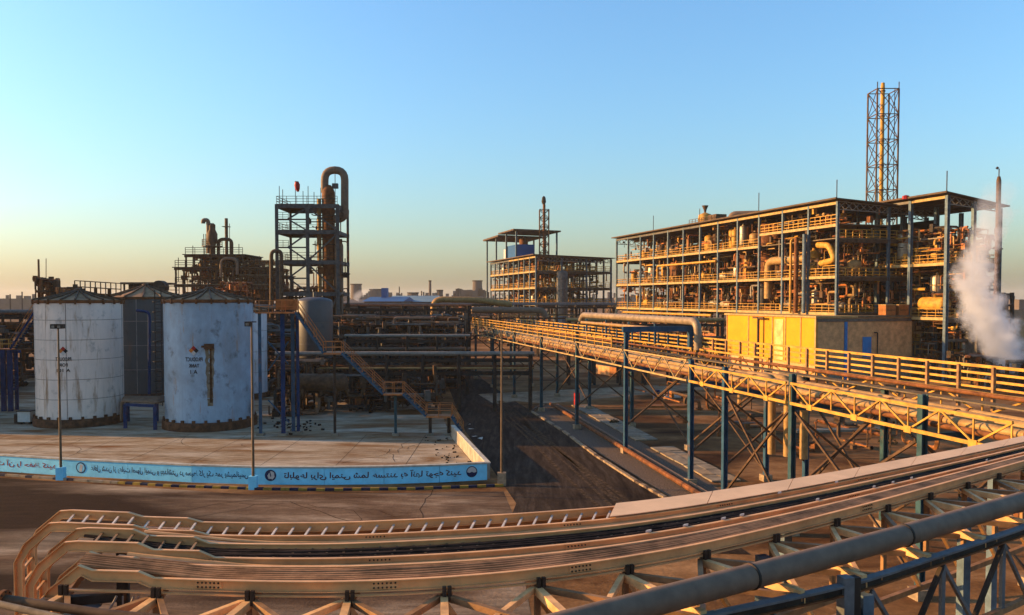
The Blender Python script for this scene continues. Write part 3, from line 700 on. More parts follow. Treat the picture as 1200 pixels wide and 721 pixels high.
for i in range(4):
    z0, z1 = zd[i+1], zd[i]-.4; xm = (xs[0]+xs[1])/2-.6
    MB().bar((xm,TY,(z0+z1)/2), (xs[1],TY,z1), .2).build('brace', 'tower_steel', tw); MB().bar((xm,TY,(z0+z1)/2), (xs[1],TY,z0), .2).build('brace', 'tower_steel', tw)
    if i % 2 == 0: MB().bar((xs[1],TY,z1), (xs[2],TY,z0), .2).build('brace', 'tower_steel', tw)
    else: MB().bar((xs[1],TY,z0), (xs[2],TY,z1), .2).build('brace', 'tower_steel', tw)
    zm = (z0+z1)/2; MB().bar((xs[0],TY+.4,zm), (xs[1],TY+.4,zm), .1, .2).build('beam', 'tower_steel', tw)
    MB().box(((xs[0]+xm)/2,TY+.8,zm), 1.6, 1.0, .1).build('deck', 'brown_steel', tw); railing(MB(), (xs[0],TY+.3,zm), (xm,TY+.3,zm), 1.0, 1, .06).build('railing', 'brown_steel', tw)
for x, y in ((325,217),(329,221),(344,211),(353,223),(359,217),(366,224),(374,219),(391,196)):
    MB().bar((tp(x,230).x,TY+1,zd[0]), (tp(x,230).x,TY+1,tp(x,y).z), .09).build('mast', 'brown_steel', tw)
c = tp(391,217); MB().box(c+V((0,1,0)), .8,.6,.7).build('lamp_box', 'tower_steel', tw)
dc = thing('distillation_column', 'rusty orange distillation column inside the tall dark frame tower', 'column', (tp(380,340).x,TY+3,0))
cx = tp(380,340).x; zt = tp(380,222).z+1
MB().lathe((cx,TY+3,0), [(.92,0),(.92,zt-1),(.75,zt-.5),(.4,zt)], 24).build('shell', 'rust', dc, True)
MB().tube([(cx-1.25,TY+2.6,1),(cx-1.25,TY+2.6,zt-2)], .3, 10).build('side_pipe', 'insul', dc, True)
MB().tube([(cx+1.2,TY+2.4,1),(cx+1.2,TY+2.4,zt-6)], .25, 10).build('side_pipe', 'pipe_grey', dc, True)
for k in range(9): z = 3+(zt-5)*k/8; MB().lathe((cx,TY+3,0), [(.92,z-.09),(1.02,z-.06),(1.02,z+.06),(.92,z+.09)], 24).build('flange', 'brown_steel', dc, True)
tp3 = lambda x, y: P(x, y, TY+3)
pipe('gooseneck_pipe', 'thick grey gooseneck pipe arching above the top of the distillation column', [tp3(380.5,226), tp3(380.5,199.5), tp3(404,199.5), tp3(404,257), tp3(386,257)], .56, 'pipe_grey', 1.7, 16)
pipe('gooseneck_pipe', 'slim grey gooseneck pipe hooked beside the lower half of the column tower', [tp3(389,296), tp3(389,284.5), tp3(399.5,284.5), tp3(399.5,372)], .36, 'pipe_grey', 1.1, 12)
pipe('gooseneck_pipe', 'brown inverted pipe bend standing against the outer side of the column tower', [tp(320.5,372,-1), tp(320.5,294.5,-1), tp(332,294.5,-1), tp(332,352,-1)], .27, 'brown_steel', 1.0, 12)
ws = thing('wind_sock', 'red wind sock on a thin mast on the column tower roof', 'wind sock', (tp(345,230).x,TY+1,zd[0]))
c = tp(345.5,212)+V((0,1,0))
MB().lathe(c, [(.26,0),(.42,-.45),(.33,-1.0),(.16,-1.4)], 12, V((-.12,0,1))).build('sock', 'red_paint', ws, True); MB().lathe(c+V((0,0,.02)), [(.28,-.03),(.28,.03)], 12).build('hoop', 'dark_steel', ws)
gt = Grid((xs[0], TY+.6))
E0 = Grid((0,0)); E0.__class__ 
class XY:
    def __init__(s, y=0): pass
    def __call__(s, a, b, z): return V((a, b, z))
tangle('pipework', XY(), xs[0], xs[2], TY+1, TY+6.5, 2, 13.5, 110, 31, ['brown_steel','rust','dark_steel','grey_steel'], tw, .06, .22)
tangle('pipework', XY(), xs[1], xs[2]+.5, TY+.6, TY+6.5, 12, 24, 26, 32, ['brown_steel','dark_steel','rust'], tw, .05, .12)

# ================================================================== UNIT BEHIND THE BLUE TANK
UY = 150.0; up_ = lambda x, y: P(x, y, UY)
un = thing('open_plant_unit', 'open multi deck plant unit with brown roofs rising behind the blue tank', 'plant unit', (up_(258,400).x,UY,0))
def platform(t, x0, x1, y, depth, cols, z0=0, roofm='roof_brown', YY=UY, rail=True, thick=.5):
    z = P(600, y, YY).z; a, b = P(x0, y, YY).x, P(x1, y, YY).x
    MB().prism([(a-.5,YY-.5),(b+.5,YY-.5),(b+.5,YY+depth+.5),(a-.5,YY+depth+.5)], z-thick*.3, z).build('roof', roofm, t)
    for dy in (0, depth): MB().bar((a-.3,YY+dy,z-thick*.75), (b+.3,YY+dy,z-thick*.75), .25, thick*.8).build('beam', 'brown_steel', t)
    for i in range(cols+1):
        x = a+(b-a)*i/cols
        for dy in (0, depth): MB().bar((x,YY+dy,z0), (x,YY+dy,z-thick*.3-.02), .32).build('column', 'brown_steel', t)
    if rail: railing(MB(), (a,YY-.3,z), (b,YY-.3,z), 1.2, 1.8, .09).build('railing', 'brown_steel', t)
    return z
z1 = platform(un, 206, 311, 313, 14, 11); z2 = platform(un, 218, 285, 298, 10, 7, z1); platform(un, 206, 311, 333, 14, 11, 0, 'deck'); platform(un, 284, 326, 322, 10, 6, 0, 'deck'); platform(un, 296, 330, 338, 9, 6, 0, 'deck', 138)
for px, y in ((209,302),(226,288),(248,270),(280,286),(292,306),(304,300),(312,312),(319,310)): MB().bar(P(px,330,UY), P(px,y,UY), .12).build('mast', 'brown_steel', un)
tangle('pipework', XY(), up_(208,0).x, up_(309,0).x, UY+.5, UY+12, z1-6, z1-.6, 330, 41, ['rust','rail_orange','brown_steel','grey_steel','insul'], un, .08, .28)
tangle('pipework', XY(), up_(219,0).x, up_(284,0).x, UY+.5, UY+9, z1, z2-.5, 120, 42, ['brown_steel','rust','grey_steel','insul'], un, .08, .28)
tangle('pipework', XY(), up_(285,0).x, up_(318,0).x, UY+1, UY+10, z1-5, z1+1.2, 110, 43, ['rust','brown_steel','rail_orange'], un, .06, .2)
tangle('pipework', XY(), up_(300,0).x, up_(325,0).x, UY-22, UY-12, 9, 14.5, 150, 44, ['rust','rail_orange','brown_steel'], un, .08, .22)
X = up_(238,0).x
vc = thing('slender_column', 'slender brown column with a bulging head on the unit behind the blue tank', 'column', (X,UY+3,z2))
zt = up_(0,260).z
MB().lathe((X,UY+3,0), [(.55,z2),(.55,zt-4.2),(.95,zt-3.4),(.95,zt-2),(.6,zt-1.2),(.6,zt-.3),(.3,zt)], 20).build('shell', 'brown_steel', vc, True)
MB().lathe((X,UY+3,0), [(1.25,zt-4.4),(1.9,zt-4.4),(1.9,zt-4.25),(1.25,zt-4.25)], 16).build('platform', 'deck', vc)
r_ = MB(); pts = [V((X+1.85*math.cos(k*math.pi/5), UY+3+1.85*math.sin(k*math.pi/5), zt-4.3)) for k in range(11)]
for a, b in zip(pts, pts[1:]): railing(r_, a, b, 1.2, 2, .07)
r_.build('railing', 'brown_steel', vc)
MB().bar((X-1.6,UY+3,z2), (X-1.6,UY+3,zt-2), .12).build('ladder', 'brown_steel', vc); MB().bar((X-1.2,UY+3,z2), (X-1.2,UY+3,zt-2), .12).build('ladder', 'brown_steel', vc)
up3 = lambda x, y: P(x, y, UY+3)
pipe('gooseneck_pipe', 'grey pipe hooking over the head of the slender column behind the blue tank', [up3(238,262), up3(238,258), up3(244,258), up3(244.5,297)], .38, 'pipe_grey', .7)
pipe('gooseneck_pipe', 'wide inverted U pipe on the roof of the unit behind the blue tank', [up3(256,299), up3(256,280.5), up3(271.5,280.5), up3(271.5,299)], .32, 'brown_steel', .9)
pipe('gooseneck_pipe', 'pale inverted U pipe hanging below the upper deck behind the blue tank', [P(259,325,UY-1), P(259,303,UY-1), P(278,303,UY-1), P(278,322,UY-1)], .26, 'pipe_grey', 1.1)
pipe('gooseneck_pipe', 'short brown pipe bend beside the mast on the unit behind the blue tank', [P(247,299,UY+5), P(247,284,UY+5), P(256,284,UY+5)], .25, 'brown_steel', .6)
ms = thing('vent_stack', 'thin vent stack with a ladder on the unit behind the blue tank', 'stack', (up_(262,0).x,UY+6,z2))
X = P(262,0,UY+6).x; zt = P(262,256,UY+6).z; MB().tube([(X,UY+6,z2),(X,UY+6,zt)], .3, 10).build('pipe', 'brown_steel', ms); MB().bar((X+.6,UY+6,z2), (X+.6,UY+6,zt-1), .1).build('ladder', 'brown_steel', ms); MB().box((X,UY+6,zt-1.6), 1.3,1.3,.1).build('platform', 'deck', ms)
# ---- small pipes and mast behind the pale tank, shelter between the tanks
sm = thing('pipe_manifold', 'cluster of rusty pipes and a thin mast behind the pale lavender tank rim', 'pipe manifold', P(60,420,104))
a = P(46,350,104); MB().tube([V((a.x,104,4)), V((a.x,104,P(46,304,104).z))], [.22,.12], 8).build('mast', 'brown_steel', sm)
tangle('pipework', XY(), P(40,0,104).x, P(54,0,104).x, 103, 106, 10, P(0,327,104).z, 60, 51, ['rust','brown_steel','rail_orange'], sm, .06, .16)
tangle('pipework', XY(), P(54,0,104).x, P(80,0,104).x, 103, 107, 10, P(0,337,104).z, 60, 52, ['rust','brown_steel','rail_orange'], sm, .06, .16)
MB().tube(bend([P(64,350,104), P(64,329,104), P(68,329,104), P(68,350,104)], .3), .2, 8).build('pipe_bend', 'brown_steel', sm, True)
MB().bar(P(54,350,105), P(54,303,105), .07).build('mast', 'brown_steel', sm)
sh = thing('pump_shelter', 'flat roofed brown shelter seen over the tank roofs between the two big tanks', 'shelter', (P(162,0,122).x,122,0))
z = P(0,331,122).z; a, b = P(139,0,122).x, P(186,0,122).x
MB().prism([(a,121),(b,121),(b,127),(a,127)], z-.3, z).build('roof', 'roof_brown', sh); MB().prism([(P(145,0,122).x,122),(P(178,0,122).x,122),(P(178,0,122).x,126),(P(145,0,122).x,126)], 0, z-.32).build('wall', 'roof_brown', sh)
for x in (140,150,180,185): MB().bar((P(x,0,121.5).x,121.5,0), (P(x,0,121.5).x,121.5,z-.3), .25).build('post', 'brown_steel', sh)
c = P(188,337,118); MB().lathe(c, [(0.1,-.7),(1.0,-.7),(1.0,.7),(.1,.7)], 16, (0,1,0)).build('fan_housing', 'dark_steel', sh, True)
for px, y0, y1, Y in ((20,318,352,120),): pass
railing(MB(), P(186,349,112), P(210,349,112), 1.6, 2, .1).build('railing', 'brown_steel', sh)

# ================================================================== PIPE RACKS ACROSS THE MIDDLE
def rack(name, label, a, b, levels, width, nb, pipes, postm='dark_steel', beamm='dark_steel', group=None, pw=.3, seed=1, brace=True, lattice=False):
    a, b = V((a[0],a[1],0)), V((b[0],b[1],0)); R = random.Random(seed); d = (b-a).normalized(); s = V((-d.y, d.x, 0))*width
    t = thing(name, label, 'pipe rack', a.lerp(b,.5), group); top = max(levels)
    for i in range(nb+1):
        x = a.lerp(b, i/nb)
        for e in (0, 1): MB().bar(x+s*e, x+s*e+V((0,0,top+.35)), pw).build('post', postm, t)
        for z in levels: MB().bar(x+V((0,0,z)), x+s+V((0,0,z)), .2, .3).build('cross_beam', beamm, t)
    for z in levels:
        for e in (0, 1): MB().bar(a+s*e+V((0,0,z-.32)), b+s*e+V((0,0,z-.32)), .16, .28).build('rail_beam', beamm, t)
    if lattice:
        mb = MB(); n = nb*4
        for i in range(n): mb.bar(a.lerp(b,i/n)+V((0,0,levels[0]-.4 if i%2 else levels[1])), a.lerp(b,(i+1)/n)+V((0,0,levels[1] if i%2 else levels[0]-.4)), .12)
        mb.build('lattice', beamm, t)
    for (z, k, r, m) in pipes:
        o = s*k+V((0,0,z+.16+r)); MB().tube([a+o-d*.4, b+o+d*.4], r, 8).build('pipe', m, t, True)
    return t
def rp(levels, n, seed, mats, rmax=.28):
    R = random.Random(seed); return [(z, (i+.6)/(n+.4), R.uniform(.07, rmax), R.choice(mats)) for z in levels for i in range(n)]
dk = ['dark_steel','brown_steel','pipe_grey','grey_steel']
rack('pipe_rack', 'long dark pipe rack across the middle of the plant beyond the stair', P(392,0,122)[:2], P(548,0,122)[:2], [10.6, 8.9, 6.2], 4.0, 6, rp([10.6,8.9,6.2], 6, 3, dk+['rust']), seed=2, lattice=True)
rack('pipe_rack', 'low pipe bridge of grey pipes just beyond the landing of the orange railed stair', P(404,0,100)[:2], P(546,0,100)[:2], [7.0, 5.4], 2.0, 4, [(7.0,.2,.22,'galv'),(7.0,.6,.15,'pipe_grey'),(5.4,.3,.2,'pipe_grey'),(5.4,.7,.2,'brown_steel')], pw=.25)
rack('pipe_rack', 'pipe bridge with pale pipes spanning the asphalt road', P(322,0,86)[:2], P(622,0,86)[:2], [5.7, 4.3], 1.8, 7, [(5.7,.15,.26,'galv'),(5.7,.6,.16,'pipe_grey'),(4.3,.1,.12,'insul'),(4.3,.6,.2,'rust')], 'dark_steel')
rack('pipe_rack', 'brown pipe rack standing beyond the blue stair of the pale lavender tank', P(-70,0,112)[:2], P(60,0,112)[:2], [9.6, 7.6, 5.2], 4.0, 6, rp([9.6,7.6,5.2], 5, 8, ['brown_steel','grey_steel','pipe_grey','rust'], .4), seed=5)
rack('pipe_rack', 'dark pipe rack seen through the gap between the two big tanks', P(130,0,112)[:2], P(330,0,112)[:2], [10.4, 8.2, 4.6], 3.2, 6, rp([10.4,8.2,4.6], 4, 12, dk, .3), seed=6)
rack('pipe_rack', 'far pipe rack with small lines just below the horizon haze', P(300,0,175)[:2], P(575,0,175)[:2], [10.2, 8.0], 4.0, 9, rp([10.2,8.0], 5, 15, dk+['rust'], .3), seed=7, lattice=True)
rack('pipe_rack', 'crowded dark pipe rack just before the low grey sheds', P(398,0,138)[:2], P(546,0,138)[:2], [9.6, 7.4, 5.0], 3.0, 9, rp([9.6,7.4,5.0], 5, 33, dk+['rust'], .25), seed=12, lattice=True)
rack('pipe_rack', 'dark pipe rack of slim posts behind the grey pipe bridge', P(400,0,109)[:2], P(532,0,109)[:2], [8.0, 6.2, 3.2], 2.4, 8, rp([8.0,6.2,3.2], 4, 34, dk, .22), seed=13, pw=.22)
tangle('pipework', XY(), P(385,0,92).x, P(515,0,92).x, 84, 98, .2, 4.5, 170, 66, ['dark_steel','brown_steel','grey_steel','rust'], None, .06, .22, 'dark pipes and valves low on the ground beyond the orange railed stair')
tangle('pipework', XY(), P(395,0,118).x, P(545,0,118).x, 104, 120, .5, 9.5, 480, 61, ['dark_steel','brown_steel','grey_steel','rust','pipe_grey'], None, .08, .3, 'tangle of small dark pipes and valves filling the middle of the plant')
tangle('pipework', XY(), P(-50,0,112).x, P(60,0,112).x, 98, 118, .5, 8.5, 200, 62, ['dark_steel','brown_steel','grey_steel','rust'], None, .08, .35, 'tangle of brown pipes on the ground beyond the blue stair')
tangle('pipework', XY(), P(140,0,108).x, P(390,0,108).x, 100, 116, .3, 9, 420, 63, ['dark_steel','brown_steel','rust','grey_steel'], None, .08, .3, 'tangle of dark pipes behind the storage tanks')
tangle('pipework', XY(), P(330,0,88).x, P(385,0,88).x, 82, 90, .2, 5.5, 90, 64, ['dark_steel','brown_steel','pipe_grey'], None, .08, .3, 'dark pipework under the domed grey vessel')
hv = hvessel('drum', 'pale horizontal drum lying under the domed grey vessel beyond the stair', (P(375,448,80)), (1,0,0), .85, 5.5, 'brown_steel')
for i, (px, py, Y, w_, dd, h, m) in enumerate([(470,405,128,13,8,5.2,'shed_roof'),(440,398,150,10,7,5.4,'shed_roof'),(505,402,140,9,8,4.2,'shed_roof')]):
    c = G(px, 350+12*FPX/Y); t = thing('shed', ['wide low grey shed amid the pipe racks','small grey roofed shed in the distance beyond the pipe rack','low shed close by the far end of the asphalt road'][i], 'shed', c)
    MB().box(c+V((0,dd/2,h/2)), w_, dd, h).build('wall', 'brown_brick', t); MB().prism([c+V((-w_/2-.4,-.4,0)), c+V((w_/2+.4,-.4,0)), c+V((w_/2+.4,dd+.4,0)), c+V((-w_/2-.4,dd+.4,0))], h+.02, h+.3).build('roof', m, t)
    for k in range(3): MB().box(c+V((-w_/3+k*w_/3,-.03,h*.5)), 1.6,.1,1.3).build('window', 'dark_steel', t)
mat('stain_cream', (.95,.66,.26), .7, 0, .3, .8, .35, (.6,.33,.08))
# ================================================================== STEEL FRAMED PLANT BUILDINGS
def frame_building(t, g, nb, bay, W, floors, zr, colm='steel_blue', zbase=None, roofslope=0., rail_floors=None, wrows=None, cw=.38, slabm='cream', skip=(), zlow=0):
    L = nb*bay; wrows = wrows or [0, W*.5, W]
    zb = zbase or (lambda s, w: 0)
    first = {}
    for i in range(nb+1):
        for w in wrows:
            top = zr - roofslope*w - .35
            z0 = zb(i*bay, w)
            MB().hbar(g(i*bay, w, z0), g(i*bay, w, top), cw, .07).build('column', colm, t)
    for fi, z in enumerate(floors):
        for i in range(nb):
            if (fi, i) in skip: continue
            s0, s1 = i*bay+cw/2+.02, (i+1)*bay-cw/2-.02
            MB().obox(g((s0+s1)/2, -.02, z-.17), UU*((s1-s0)/2), VV*.14, V((0,0,.22))).build('edge_beam', slabm, t)
            r = railing(MB(), g(s0, .05, z+.07), g(s1, .05, z+.07), 1.2, 1.6, .075, (1,.55,.18)); r.build('railing', 'gold_paint', t)
        MB().obox(g(L/2, W/2, z-.08), UU*(L/2), VV*(W/2-.3), V((0,0,.08))).build('floor_deck', 'deck', t)
        for i in range(nb+1): MB().obox(g(i*bay, W/2, z-.46), UU*.12, VV*(W/2-.35), V((0,0,.28))).build('cross_beam', 'brown_steel', t)
        for s in (0, L):
            for j in range(len(wrows)-1):
                w0, w1 = wrows[j]+.3, wrows[j+1]-.3
                railing(MB(), g(s, w0, z+.02), g(s, w1, z+.02), 1.25, 1.3, .1, (1,.55,.18)).build('railing', 'gold_paint' if s == 0 else 'brown_steel', t)
    # roof: sloping sheet, gutter fascia, lattice trusses at the ends
    z1 = zr-roofslope*W
    a, b, c, d = g(-.9,-.9,zr+.05), g(L+.9,-.9,zr+.05), g(L+.9,W+.9,z1), g(-.9,W+.9,z1)
    dn = V((0,0,.16))
    MB().add([a,b,c,d,a-dn,b-dn,c-dn,d-dn], [(0,1,2,3),(7,6,5,4),(0,4,5,1),(1,5,6,2),(2,6,7,3),(3,7,4,0)]).build('roof', 'roof_brown', t)
    for i in range(nb):
        MB().obox(g((i+.5)*bay, -.05, zr-.62), UU*(bay/2-cw/2-.02), VV*.1, V((0,0,.2))).build('eave_beam', slabm if i < nb*.45 else 'grey_steel', t)
    MB().bar(g(-.9,-1.02,zr-.02), g(L+.9,-1.02,zr-.02), .18, .26).build('gutter', 'roof_brown', t)
    for s in (0, L):
        mb = MB(); n = int(W/1.3); dz = roofslope
        P0 = lambda w: g(s, w, zr-.35-dz*w); P1 = lambda w: g(s, w, zr-1.6-dz*w*.55)
        for k in range(n):
            w0, w1 = W*k/n, W*(k+1)/n
            mb.bar(P0(w0), P0(w1), .14); mb.bar(P1(w0), P1(w1), .14); mb.bar(P0(w0), P1(w1), .1); mb.bar(P1(w0), P0(w1), .1)
        mb.build('roof_truss', 'galv', t)
    for k in range(4):
        w = W*(k+.5)/4; MB().bar(g(0,w,zr-.3-roofslope*w), g(L,w,zr-.3-roofslope*w), .15,.25).build('purlin', 'brown_steel', t)
CM = ['rust','brown_steel','rail_orange','dark_steel','gold_paint','insul','galv']
# ---- long plant building
g1 = Grid((50.0,125.0)); NB, BAY, W1 = 12, 6.93, 19.0; FL = [9.8, 15.5, 21.4]; ZR = 27.3
lb = thing('plant_building', 'long open sided plant building of blue grey columns crammed with golden pipework', 'plant building', g1(NB*BAY/2, W1/2))
g1b = g1
frame_building(lb, g1, NB, BAY, W1, FL, ZR, skip={(2,0),(2,1),(2,2)}, roofslope=.06)
for i in range(3):    # raised gallery over the first three bays
    s0, s1 = i*BAY+.24, (i+1)*BAY-.24
    MB().obox(g1((s0+s1)/2,-.02,23.3), UU*((s1-s0)/2), VV*.14, V((0,0,.22))).build('edge_beam', 'cream', lb)
    railing(MB(), g1(s0,.05,23.65), g1(s1,.05,23.65), 1.3, 1.3, .11, (1,.55,.18)).build('railing', 'gold_paint', lb)
MB().obox(g1(1.5*BAY, 5, 23.45), UU*1.5*BAY, VV*4.7, V((0,0,.07))).build('floor_deck', 'deck', lb)
for i in range(3, NB):   # rear cladding added, its near black standing for the shade inside
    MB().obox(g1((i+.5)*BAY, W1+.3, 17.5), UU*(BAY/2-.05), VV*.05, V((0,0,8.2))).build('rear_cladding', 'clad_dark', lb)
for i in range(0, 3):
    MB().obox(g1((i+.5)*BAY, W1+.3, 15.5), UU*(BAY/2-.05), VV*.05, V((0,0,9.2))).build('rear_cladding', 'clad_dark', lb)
fl = [.1]+FL
for k, (z0, z1, n) in enumerate([(.2,9.0,380),(9.9,14.9,380),(15.6,20.8,380),(21.5,26.3,240)]):
    tangle('pipework', g1, .3, NB*BAY-.3, .6, 11, z0, z1, n, 70+k, CM, lb, .05, .24)
tangle('pipework', g1, .3, 3*BAY, .6, 12, 10, 23, 260, 79, CM, lb, .05, .22)
random.seed(77)
lev = ['ground floor','first deck','second deck','top deck']
vm = [('rust','rusty orange'),('insul','tarnished'),('grey_steel','dull grey'),('silver','shiny'),('brown_steel','dark brown'),('gold_paint','ochre painted')]
for i in range(NB):
    for k in range(1, 4):
        z0 = fl[k]+.02; used = set()
        for q in range(random.choice([1,1,2])):
            m, mn = random.choice([x for x in vm if x[0] not in used]); used.add(m)
            s = (i+.28+.44*q+random.uniform(-.06,.06))*BAY; w = random.uniform(2.0,6.0)
            if k == 3 and i < 3: continue
            if random.random() < .72:
                r = random.uniform(.6,1.15); h = random.uniform(2.6,4.6)
                vvessel('process_vessel', '%s upright vessel on the %s, %s bay of the long plant building' % (mn, lev[k], ORD[i]), g1(s,w), r, z0, z0+h, m, 'vessels in the long plant building')
            else:
                r = random.uniform(.5,.8); hvessel('drum', '%s lying drum on the %s, %s bay of the long plant building' % (mn, lev[k], ORD[i]), g1((i+.5)*BAY, w, z0+r+.45), UU, r, random.uniform(2.6,4.2), m, 'vessels in the long plant building')
# the tall shaded silos inside, the fat elbow pipes and the risers of the near bays
for i, (s, z0, z1) in enumerate([(4.55,9.9,26.2),(3.5,15.6,26.0),(8.55,9.9,20.5)]):
    vvessel('silo', ['tall brown silo passing through three decks of the long plant building','shorter brown silo high in the long plant building beside its taller twin','rusty silo deep inside the far half of the long plant building'][i], g1(s*BAY,4.2), 2.0 if i < 2 else 1.6, z0, z1, 'rust', 'silos in the long plant building')
pipe('elbow_pipe', 'fat ochre pipe bending down on the second deck of the plant building', [g1(1.25*BAY,1.2,18.6), g1(2.85*BAY,1.2,18.6), g1(2.85*BAY,1.2,12)], .72, 'insul', 1.6, 16)
pipe('elbow_pipe', 'fat ochre pipe slanting between decks in the near bay of the plant building', [g1(.85*BAY,1.0,20.6), g1(.45*BAY,1.0,20.4), g1(.25*BAY,1.0,18.0), g1(.75*BAY,1.0,17.6)], .5, 'gold_paint', .9, 14)
pipe('riser_pipe', 'dark blue riser pipe standing in front of the near bays of the plant building', [g1(1.02*BAY,-.7,9.6), g1(1.02*BAY,-.7,22.4)], .32, 'steel_blue')
pipe('riser_pipe', 'rusty riser pipe beside the dark blue riser of the plant building', [g1(1.32*BAY,-.7,9.6), g1(1.32*BAY,-.7,22.0)], .36, 'rust')
pipe('riser_pipe', 'thin ochre riser pipe beside the rusty riser of the plant building', [g1(1.55*BAY,-.6,9.6), g1(1.55*BAY,-.6,21.8), g1(1.55*BAY,2,21.8)], .2, 'gold_paint', .5)
pipe('header_pipe', 'yellow header pipe running along the far bays of the plant building', [g1(5.0*BAY,-.5,19.3), g1(8.6*BAY,-.5,19.3), g1(8.6*BAY,-.5,16.4)], .22, 'gold_paint', .4)
pipe('header_pipe', 'ochre header pipe low along the far bays of the plant building', [g1(5.2*BAY,-.6,8.7), g1(11.2*BAY,-.6,8.7)], .24, 'gold_paint', .4)
pipe('roof_duct', 'fat grey duct ending in a round elbow on the roof of the plant building', [g1(3.9*BAY,17,28.2), g1(4.6*BAY,7.0,28.3), g1(4.95*BAY,2.6,28.3), g1(4.95*BAY,2.6,26.4)], .72, 'pipe_grey', 1.3, 18)
rt = thing('roof_separator', 'yellowish roof separator with a small funnel on top of the plant building', 'separator', g1(6.55*BAY,4,27.1))
MB().obox(g1(6.4*BAY,4,27.25), UU*5, VV*2, V((0,0,.15))).build('platform', 'brown_steel', rt)
c = g1(6.75*BAY,4,28.7); MB().lathe(c, [(.1,-1.4),(1.3,-.9),(1.5,0),(1.3,.9),(.1,1.4)], 18).build('shell', 'gold_paint', rt, True)
MB().lathe(c+V((0,0,1.3)), [(.2,0),(.3,.6),(.7,1.5),(.55,1.5),(.2,.7)], 12).build('funnel', 'brown_steel', rt, True)
MB().obox(g1(6.05*BAY,4,28.3), UU*1.6, VV*1.2, V((0,0,.8))).build('motor_box', 'brown_steel', rt)
railing(MB(), g1(5.7*BAY,2,27.4), g1(7.2*BAY,2,27.4), 1.3, 1.3, .08).build('railing', 'brown_steel', rt)
for i, s in enumerate([0,3,6,9]): tag(MB().bar(g1(s*BAY,-.2,27.2), g1(s*BAY,-.2,30.2+.6*(i%2)), .1).build('lightning_rod', 'dark_steel'), '%s lightning rod on the eave of the long plant building counting from its near corner' % ORD[i], 'rod', 'lightning rods on the long plant building')
# staircase at the far end
es = thing('access_stair', 'golden stair climbing to the far end of the long plant building', 'stair', g1(NB*BAY+6,-1))
stair_flight(es, g1(NB*BAY+9,-1.5,4.0), g1(NB*BAY+.3,-1.5,10), VV, 1.2, 'gold_paint', 'brown_steel', 1.2)
for s in (3, 8): MB().bar(g1(NB*BAY+s,-1,0), g1(NB*BAY+s,-1,9.4-.66*s), .3).build('post', 'brown_steel', es)
# ---- near wing (open top storey)
g2 = Grid((62.9,117.6)); W2 = 9.6; F2 = [9.2, 17.2]
wg = thing('plant_wing', 'taller open wing of the plant building with a golden drum on its lower deck', 'plant building', g2(7, W2/2))
frame_building(wg, g2, 2, 7.0, W2, F2, 27.3, roofslope=.17, wrows=[0,4.8,9.6], cw=.5)
for z in (6.0, 13.4):
    MB().obox(g2(.1, W2/2, z-.1), UU*.2, VV*(W2/2-.4), V((0,0,.18))).build('edge_beam', 'grey_steel', wg); railing(MB(), g2(0,.4,z+.1), g2(0,W2-.4,z+.1), 1.2, 1.3, .1).build('railing', 'brown_steel', wg)
for k, (z0, z1, n) in enumerate([(.2,8.6,150),(9.3,16.4,230),(17.3,22.5,170)]): tangle('pipework', g2, .3, 13.7, .6, 10.6, z0, z1, n, 90+k, CM, wg, .05, .22)
tangle('pipework', g2, .1, 13.7, .3, 10.8, 17.3, 19.6, 110, 95, ['gold_paint','rust','brown_steel'], wg, .04, .12)
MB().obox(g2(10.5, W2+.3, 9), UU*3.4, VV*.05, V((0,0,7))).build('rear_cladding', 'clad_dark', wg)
hvessel('drum', 'bright golden horizontal drum on the lower deck of the taller wing', g2(3.6,1.4,11.2), UU, 1.05, 5.2, 'gold_paint')
vvessel('process_vessel', 'pale metal upright vessel above the golden drum in the taller wing', g2(5.0,3.2), .85, 11.6, 15.6, 'silver')
vvessel('process_vessel', 'pale silvery upright vessel on the upper deck of the taller wing', g2(10.5,2.0), .95, 17.3, 22.4, 'silver')
vvessel('process_vessel', 'brown upright vessel at the back of the upper deck in the taller wing', g2(5.5,7.0), .8, 17.3, 21.4, 'rust')
pipe('header_pipe', 'thin pipe loop above the upper deck railing of the taller wing', [g2(1,5,18.5), g2(1,5,22.3), g2(9,5,22.3), g2(9,5,18)], .16, 'rust', .6)
for i, s in enumerate([0, 14]): tag(MB().bar(g2(s,-.2,27.1), g2(s,-.2,30.4), .1).build('lightning_rod', 'dark_steel'), ['lightning rod on the near corner of the taller wing roof','lightning rod at the inner corner of the taller wing roof'][i], 'rod')
c = g2(7,-1.0,27.4); o = MB().lathe(c, [(.1,-.35),(.5,-.3),(.5,.2),(.1,.35)], 14).build('roof_bell', 'red_paint', None, True); tag(o, 'round red fitting hanging on the eave of the taller wing', 'fitting')
# ---- low yellow and brown annex in front of both
ga = Grid((44.7,119.0)); ZA = 9.15; LA = 24.5
an = thing('annex', 'low flat roofed annex with one yellow painted wall and one brown wall', 'annex', ga(12,3))
MB().obox(ga(LA/2,.1,ZA/2), UU*(LA/2), VV*.1, V((0,0,ZA/2))).build('yellow_wall', 'yellow_wall', an)
MB().obox(ga(LA/2,-.08,1.1), UU*(LA/2+.02), VV*.1, V((0,0,1.1))).build('plinth', 'brown_brick', an)
for s in (0.12, 3.6, 7.4, 10.8, 17.6, 24.3): MB().obox(ga(s,-.05,ZA/2+1.1), UU*(.10 if s > .2 else .16), VV*.06, V((0,0,ZA/2-1.14))).build('wall_joint', 'cream', an)
MB().obox(ga(.1,8.7,(ZA+3.2)/2), UU*.1, VV*8.45, V((0,0,(ZA-3.2)/2))).build('brown_wall', 'brown_brick', an)
MB().obox(ga(.1,8.7,1.595), UU*.16, VV*8.45, V((0,0,1.6))).build('plinth', 'concrete', an)
